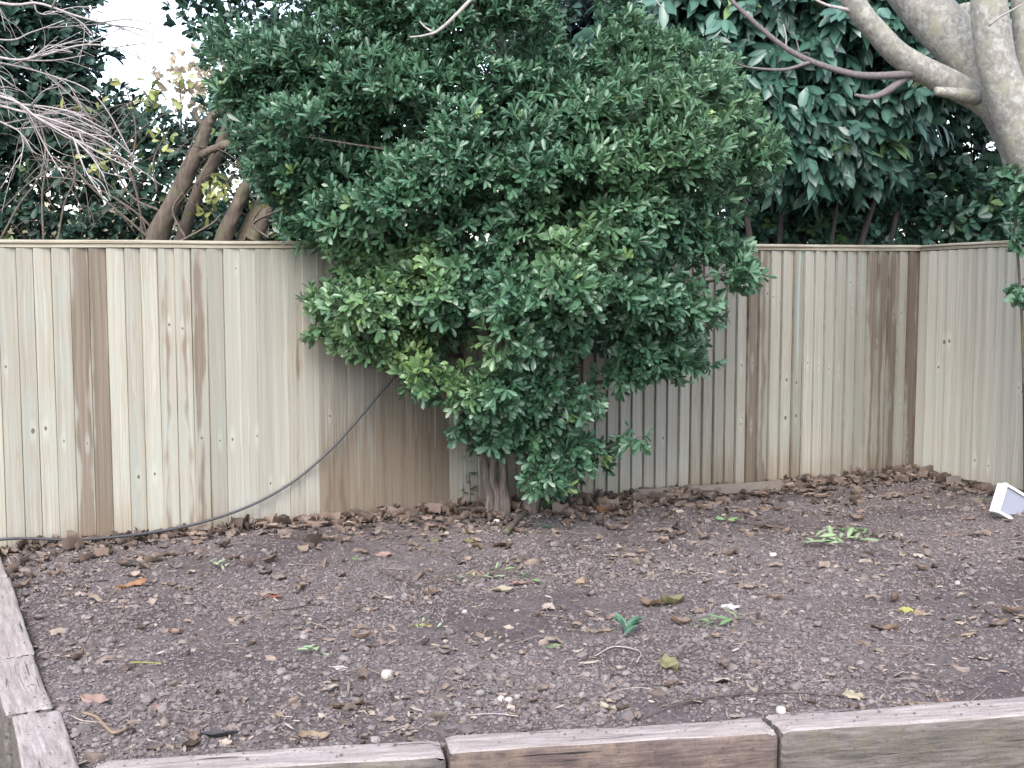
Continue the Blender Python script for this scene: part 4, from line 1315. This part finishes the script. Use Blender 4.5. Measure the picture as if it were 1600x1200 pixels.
def limb(name, pts, rad, seg=18, n=40, rough=.06, mat='tree_bark'):
    sp = Soup(); sp.tube(pts, rad, seg, n, rough)
    return link(name, sp.mesh(name), M[mat], tree)


limb('trunk', [np.array((tb[0] + .03, tb[1], -.15)), np.array((tb[0] + .01, tb[1], .12)), T_(1664, 640), T_(1658, 470), T_(1642, 350), T_(1618, 270), T_(1592, 195, .04), T_(1562, 130, .09)], (.36, .25, .215, .195, .15, .105, .075, .05), 22, 60, .06)
limb('limb', [T_(1612, 290, .02), T_(1588, 215, .05), T_(1545, 165, .08), T_(1500, 138, .05), T_(1440, 108, 0), T_(1400, 82, -.05), T_(1368, 48, -.1), T_(1335, 5, -.15), T_(1290, -90, -.2), T_(1230, -220, -.2)], (.11, .09, .086, .084, .082, .076, .070, .070, .065, .06))
limb('limb', [T_(1622, 310, .06), T_(1595, 220, .1), T_(1545, 130, .15), T_(1500, 70, .2), T_(1455, 22, .25), T_(1405, -40, .3), T_(1330, -160, .4)], (.15, .145, .152, .160, .16, .15, .13))
limb('limb', [T_(1640, 360, -.08), T_(1615, 262, -.14), T_(1582, 175, -.2), T_(1558, 100, -.24), T_(1547, 30, -.27), T_(1543, -60, -.3), T_(1535, -200, -.3)], (.145, .132, .125, .115, .11, .105, .09))
limb('limb', [T_(1655, 380, .05), T_(1640, 230, .08), T_(1618, 110, .1), T_(1606, 0, .1), T_(1600, -150, .1)], (.16, .14, .11, .1, .08))
limb('cut_stub', [T_(1525, 152, .02), T_(1490, 146, -.06), T_(1462, 142, -.1)], (.05, .036, .026), 14, 16)
limb('limb', [T_(1640, 120, .5), T_(1560, 35, .55), T_(1520, 18, .6), T_(1470, 30, .7), T_(1440, 38, .8)], (.07, .065, .062, .055, .04))
limb('branch', [T_(1440, 112, .0), T_(1415, 116, -.05), T_(1350, 118, -.1), T_(1300, 107, -.12), T_(1250, 88, -.15), T_(1210, 62, -.18), T_(1165, 22, -.2), T_(1130, -15, -.2), T_(1080, -90, -.2)], (.03, .024, .021, .019, .018, .016, .014, .012, .008), 10, 40, .08, 'twig_dark')
limb('branch', [T_(1268, 96, -.14), T_(1230, 108, -.18), T_(1195, 108, -.2), T_(1165, 104, -.22), T_(1148, 98, -.24)], (.012, .010, .008, .006, .004), 8, 20, .1, 'twig_dark')
limb('branch', [T_(1430, 110, .0), T_(1405, 128, -.03), T_(1385, 143, -.06), T_(1360, 152, -.08), T_(1335, 148, -.1)], (.032, .028, .022, .018, .008), 10, 20, .15, 'twig_dark')
limb('branch', [T_(1228, 75, -.17), T_(1228, 55, -.18), T_(1224, 38, -.18)], (.006, .004, .003), 6, 8, .1, 'twig_pale')
limb('branch', [T_(1250, 85, -.15), T_(1245, 65, -.15), T_(1240, 50, -.15)], (.005, .004, .003), 6, 8, .1, 'twig_dark')
limb('branch', [T_(1345, 20, -.14), T_(1310, 12, -.2), T_(1285, 5, -.2), T_(1250, -15, -.2)], (.016, .01, .008, .006), 8, 14, .1, 'twig_pale')
limb('branch', [T_(1300, -70, -.2), T_(1150, -190, -.6), T_(950, -180, -1.0), T_(800, -70, -1.2), T_(735, 0, -1.25), T_(690, 44, -1.25), T_(665, 55, -1.25), T_(640, 58, -1.25)], (.03, .022, .016, .012, .010, .009, .006, .004), 8, 60, .1, 'twig_pale')
limb('branch', [T_(676, 50, -1.25), T_(664, 42, -1.25), T_(656, 33, -1.25)], (.007, .005, .003), 6, 8, .1, 'twig_pale')
limb('branch', [T_(1545, 40, -.4), T_(1565, 25, -.45), T_(1610, 0, -.5)], (.008, .006, .004), 6, 10, .1, 'twig_pale')
limb('branch', [T_(1035, -40, -.6), T_(1022, -15, -.6), T_(1028, 5, -.6), T_(1040, 12, -.6)], (.008, .006, .004, .002), 6, 14, .1, 'twig_pale')

# ivy on the trunk
ivy = empty('ivy', np.array((tb[0] - .3, tb[1] + .05, .12)), 'ivy climbing the pale tree, hanging over the end of the fence', 'ivy')
ivol = [(1605, 205), (1580, 225), (1566, 270), (1550, 330), (1562, 375), (1588, 380), (1586, 440), (1590, 515), (1625, 560), (1700, 560), (1700, 300), (1640, 250)]
V, F, at, IC = foliage(ivol, TY + .05, .30, 34, 14, (.062, .055), .10, 5, prof=((0.25, 1.0), (0.6, .75)), droop=.5, up=.1, edge=60, young=[(1570, 235, 28, .9)])
link('foliage', npmesh('foliage', V, F, at), M['ivy'], ivy)
sp = Soup()
sp.tube([np.array((tb[0] - .27, tb[1] + .05, .05)), T_(1600, 600, .02), T_(1594, 450, -.03), T_(1586, 340, -.02), T_(1582, 250, 0)], (.012, .01, .008, .008, .005), 6, 30, .2)
for c in IC[::2]: sp.tube([T_(1596, 380, 0), (T_(1596, 380, 0) + c) / 2 + (0, 0, .05), c], (.004, .002), 4, 7)
link('stem', sp.mesh('stem'), M['brown_bark'], ivy)

# ------------------------------------------------------------------ behind the fence, right
def hedge(name, outline, Y, depth, ns, nr, leaf, mat, label, cat, stems, root_px, group=None, **kw):
    r0 = P(root_px, 410, Y); r0[2] = -.02
    root = empty(name, r0, label, cat, group)
    V, F, at, C = foliage(outline, Y, depth, ns, nr, leaf, **kw)
    k = V[:, 2] > -.0
    link('foliage', npmesh('foliage', V, F, at), M[mat], root)
    sp = Soup()
    for q in range(stems):
        c = C[(q * 37) % len(C)]
        b0 = r0 + np.array((random.uniform(-.5, .5) * (1 if stems < 6 else 2.5), random.uniform(-.2, .2), 0))
        sp.tube([b0, (b0 * .6 + c * .4) + np.array((random.uniform(-.2, .2), 0, .1)), c], (.05, .03, .008), 7, 14, .2)
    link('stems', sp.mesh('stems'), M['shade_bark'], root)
    return C


hedge('laurel_bush', [(950, -80), (960, 60), (1080, 100), (1130, 190), (1200, 260), (1280, 300), (1340, 290), (1420, 260), (1450, 180), (1520, 120), (1560, -80)], 10.7, .8, 190, 11, (.195, .066), 'laurel',
      'laurel with large drooping blue-green leaves, between bush and pale tree', 'bush', 5, 1290, spray_r=.34, per=7, prof=((.35, .95), (.72, .9)), droop=1.0, up=.05, edge=120, young_p=.03)
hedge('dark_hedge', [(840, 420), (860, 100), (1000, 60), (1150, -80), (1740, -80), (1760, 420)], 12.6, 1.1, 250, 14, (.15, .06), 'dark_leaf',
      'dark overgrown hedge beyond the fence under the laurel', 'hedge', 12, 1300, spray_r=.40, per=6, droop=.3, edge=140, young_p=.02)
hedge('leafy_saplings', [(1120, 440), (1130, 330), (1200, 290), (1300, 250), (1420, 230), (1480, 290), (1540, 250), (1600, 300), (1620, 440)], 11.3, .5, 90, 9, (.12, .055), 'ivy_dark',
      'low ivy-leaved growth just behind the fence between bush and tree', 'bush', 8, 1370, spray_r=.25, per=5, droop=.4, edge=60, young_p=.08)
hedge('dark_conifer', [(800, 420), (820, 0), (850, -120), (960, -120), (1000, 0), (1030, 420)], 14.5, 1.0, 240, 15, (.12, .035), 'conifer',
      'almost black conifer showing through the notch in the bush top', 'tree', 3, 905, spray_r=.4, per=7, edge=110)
for k, (px, x2, y2, Y, r_) in enumerate([(1415, 1330, 120, 11.9, .045), (1450, 1435, -60, 11.9, .012), (1480, 1505, -60, 11.9, .014), (1498, 1488, -60, 11.7, .011), (1520, 1538, -60, 11.9, .016), (1540, 1515, -20, 11.8, .01), (1245, 1222, 180, 11.3, .010), (1335, 1240, 200, 12.0, .05)]):
    b0 = P(px, 410, Y); b0[2] = -.02
    sp = Soup(); e = P(x2, y2, Y)
    sp.tube([np.zeros(3), (e - b0) * .45 + (random.uniform(-.06, .06), 0, 0), e - b0], (r_, r_ * .85, r_ * .5), 7, 18, .15)
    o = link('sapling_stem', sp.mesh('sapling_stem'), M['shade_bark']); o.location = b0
    lab = ['thick leaning stem in the shade left of the thin ones', 'thin upright stem, first of the cluster behind the corner', 'second thin stem behind the corner', 'third thin stem, straightest behind the corner', 'stoutest thin stem near the pale tree', 'short thin stem nearest the pale tree', 'slim stem rising behind the fence just right of the bush', 'thick dim stem leaning left under the laurel'][k]
    tag(o, lab, 'stem', 'stems standing behind the fence')

# ------------------------------------------------------------------ behind the fence, left
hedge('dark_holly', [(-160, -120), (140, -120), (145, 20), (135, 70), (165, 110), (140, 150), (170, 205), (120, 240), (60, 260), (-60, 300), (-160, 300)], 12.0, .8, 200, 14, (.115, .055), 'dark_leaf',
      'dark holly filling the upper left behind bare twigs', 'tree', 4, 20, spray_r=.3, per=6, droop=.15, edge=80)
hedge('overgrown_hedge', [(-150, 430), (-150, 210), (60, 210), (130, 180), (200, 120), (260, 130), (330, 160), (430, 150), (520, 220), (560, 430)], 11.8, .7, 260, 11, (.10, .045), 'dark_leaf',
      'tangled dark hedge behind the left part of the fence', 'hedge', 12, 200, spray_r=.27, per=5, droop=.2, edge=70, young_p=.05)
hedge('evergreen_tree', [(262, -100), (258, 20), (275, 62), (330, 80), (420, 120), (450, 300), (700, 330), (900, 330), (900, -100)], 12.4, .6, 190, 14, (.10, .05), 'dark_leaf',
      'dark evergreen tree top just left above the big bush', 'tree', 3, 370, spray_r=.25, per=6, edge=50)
hedge('autumn_tree', [(244, 72), (250, 130), (330, 190), (420, 190), (420, 70), (275, 64)], 19.0, .8, 18, 10, (.12, .07), 'autumn',
      'distant pale autumn tree seen through the gap at left', 'tree', 3, 330, spray_r=.35, per=5, edge=60)
hedge('straw_bank', [(-300, 430), (-300, 350), (60, 345), (120, 325), (210, 330), (300, 352), (460, 340), (620, 420), (620, 430)], 16.0, .7, 80, 10, (.22, .03), 'straw',
      'pale straw coloured dry growth low behind the left fence', 'bush', 6, 150, spray_r=.35, per=6, up=.8, edge=40)
hedge('far_hedge', [(-900, 440), (-900, 300), (-400, 290), (-100, 300), (500, 280), (900, 220), (1300, 180), (1700, 160), (2300, 160), (2300, 440)], 18.0, 1.2, 210, 12, (.20, .09), 'dark_leaf',
      'far dark hedge line closing the view beyond all the shrubs', 'hedge', 12, 600, spray_r=.6, per=6, edge=90)

# leaning trunks
LY = 10.4


def L_(px, py, dy=0.0):
    return P(px, py, LY + dy)


def leaning(name, label, limbs):
    b0 = limbs[0][0][0].copy(); b0[2] = -.02
    root = empty(name, b0, label, 'tree', 'leaning trunks behind the fence')
    for k, (pts, rad, mat) in enumerate(limbs):
        if k == 0: pts = [b0] + pts
        if k == 0: rad = [rad[0] * 1.2] + list(rad)
        sp = Soup(); sp.tube(pts, rad, 16, 46, .1 if 'stump' in name else .3)
        link('trunk' if k == 0 else 'limb', sp.mesh('trunk'), M[mat], root)


leaning('leaning_tree', 'thickest leaning brown trunk with a forked top left of the bush', [
    ([L_(215, 480), L_(245, 375), L_(272, 315), L_(300, 255), L_(318, 215)], (.105, .088, .076, .062, .045), 'brown_bark'),
    ([L_(312, 232), L_(322, 200), L_(330, 185), L_(350, 165), L_(385, 130)], (.055, .045, .038, .042, .03), 'brown_bark'),
    ([L_(302, 248), L_(318, 240, -.03), L_(340, 230, -.05), L_(362, 224, -.06)], (.045, .032, .03, .04), 'brown_bark'),
    ([L_(322, 198), L_(308, 185), L_(304, 168)], (.025, .022, .018), 'brown_bark')])
leaning('leaning_tree', 'smooth brown trunk leaning right, next to the bush', [([L_(315, 470, -.1), L_(350, 372, -.1), L_(372, 318, -.1), L_(396, 270, -.1), L_(430, 190, -.1)], (.07, .062, .056, .050, .045), 'brown_bark')])
leaning('leaning_tree', 'dim brown trunk behind the forked one, mostly in shade', [([L_(280, 420, .4), L_(310, 300, .4), L_(340, 240, .4), L_(380, 130, .4)], (.06, .055, .05, .04), 'brown_bark')])
leaning('cut_stump', 'splintered stump top against the left side of the bush', [([L_(360, 460, .05), L_(385, 375, .05), L_(402, 335, .05), L_(410, 312, .05)], (.085, .08, .07, .035), 'brown_bark'), ([L_(395, 375, -.02), L_(412, 340, -.02), L_(420, 322, -.02)], (.07, .06, .035), 'brown_bark')])

# tangled canes over the fence
bram = empty('bramble', P(150, 410, 10.2) * (1, 1, 0), 'tangle of thin arching brown canes above the left fence', 'bramble')
sp = Soup()
fixed = [[(225, 380), (210, 290), (175, 235), (120, 160), (70, 110)], [(240, 378), (150, 300), (110, 262), (60, 275), (0, 330)], [(255, 378), (210, 330), (130, 285), (60, 275)], [(0, 375), (30, 320), (62, 275), (70, 230), (60, 170)],
         [(68, 380), (66, 300), (75, 240), (50, 160)], [(228, 380), (205, 270), (160, 230), (100, 205)], [(280, 378), (330, 350), (345, 335)], [(380, 378), (400, 335), (430, 305)], [(420, 372), (395, 350), (430, 330)], [(90, 380), (100, 320), (118, 270), (105, 200)],
         [(250, 330), (200, 300), (150, 200), (115, 150)], [(205, 260), (212, 200), (195, 130)], [(245, 300), (240, 250), (265, 200)], [(290, 372), (270, 330), (285, 300)]]
for c in fixed:
    dy = random.uniform(-.3, .3)
    sp.tube([L_(x, y, dy) for x, y in c], (.010, .008, .005), 5, 24, .1)
for k in range(95):
    x = random.uniform(-40, 420); y0 = random.uniform(200, 385); dy = random.uniform(-.4, .9); a_ = random.uniform(-1, 1); ln = random.uniform(50, 170)
    if x > 300: y0 = max(y0, 290)
    c = [(x, y0), (x + a_ * ln * .5, y0 - ln * .4), (x + a_ * ln * 1.1, y0 - ln * random.uniform(.2, .7))]
    r_ = random.uniform(.0025, .006)
    sp.tube([L_(p, q, dy) for p, q in c], (r_, r_ * .8, r_ * .4), 4, 14, .1)
link('canes', sp.mesh('canes'), M['cane'], bram)
ypts = [(335, 290, 20), (328, 305, 22), (345, 300, 18), (315, 325, 16), (240, 140, 22), (230, 150, 14), (118, 165, 12), (175, 135, 10), (245, 200, 14), (165, 245, 14), (155, 255, 16), (300, 125, 12), (255, 230, 10), (330, 320, 14), (348, 280, 8), (410, 318, 6), (270, 150, 10), (220, 160, 10)]
bs = []
for (px, py, m_) in ypts:
    for k in range(m_ // 2):
        bs.append(L_(px + random.gauss(0, 9), py + random.gauss(0, 9), random.uniform(-.25, .1)))
bs = np.array(bs); n = len(bs)
V, F, at = leaf_soup(bs, rand_unit(n) + (0, 0, -.3), np.array((0, -.6, .6)) + rng.normal(0, .5, (n, 3)), rng.uniform(.06, .11, n), rng.uniform(.03, .05, n), .1, .3)
link('leaves', npmesh('leaves', V, F, at), M['yellow_leaf'], bram)

# bare pale twigs reaching in from the left
TYL = 7.4
tl = P(-520, 410, TYL); tl[2] = 0
bare = empty('bare_tree', tl, 'bare tree reaching in from the left with pale drooping twigs', 'tree')


def K_(px, py, dy=0.0):
    return P(px, py, TYL + dy)


sp = Soup(); sp.tube([tl, K_(-500, 300), K_(-470, 0), K_(-430, -300)], (.13, .11, .08, .04), 12, 30, .15)
link('trunk', sp.mesh('trunk'), M['tree_bark'], bare)


def grow(sp, pts, r0, r1, kids, spread, lev, rg):
    n_ = 26
    c = spline(pts, n_)
    sp.tube(pts, (r0, (r0 + r1) / 2, r1), 5, n_, .1)
    if lev == 0: return
    for k in range(kids):
        i_ = rg.integers(4, n_ - 3)
        tdir = nrm(c[i_ + 1] - c[i_])
        L = rg.uniform(.15, .45) * spread
        dv = nrm(tdir + rg.normal(0, .38, 3))
        e = c[i_] + dv * L + np.array((0, 0, -.04 * L))
        md = c[i_] + dv * L * .5 + rg.normal(0, .03 * L + .006, 3)
        grow(sp, [c[i_], md, e], r0 * .45, r0 * .22, max(0, kids // 2), spread * .6, lev - 1, rg)


rg = np.random.default_rng(3)
main = [([(-470, 120), (-200, 120), (0, 150), (60, 185), (130, 225), (200, 262)], .014), ([(-480, 60), (-200, 110), (0, 165), (90, 190), (160, 220), (185, 238)], .012), ([(-470, 0), (-180, 40), (0, 90), (60, 88), (130, 70), (190, 78), (250, 110)], .011),
        ([(-460, -60), (-200, -40), (0, 5), (60, 5), (120, 25), (185, 42), (225, 58)], .013), ([(-470, 100), (-150, 130), (0, 190), (35, 215), (30, 265)], .010), ([(-470, 140), (-200, 140), (0, 160), (100, 172), (170, 205)], .010),
        ([(-470, 20), (-160, 30), (0, 62), (50, 50), (100, 32)], .008), ([(-460, -90), (-150, -60), (30, -10), (60, 20), (90, 22)], .008), ([(-470, 60), (-150, 70), (0, 98), (70, 115), (150, 150), (210, 250)], .008), ([(-470, 90), (-200, 100), (0, 145), (50, 180), (150, 200), (218, 252)], .009)]
for pts, r_ in main:
    dy = rg.uniform(-.25, .25)
    sp = Soup()
    grow(sp, [K_(x, y, dy * (k / len(pts))) for k, (x, y) in enumerate(pts)], r_, .003, 7, 1.0, 2, rg)
    link('branch', sp.mesh('branch'), M['twig_pale'], bare)
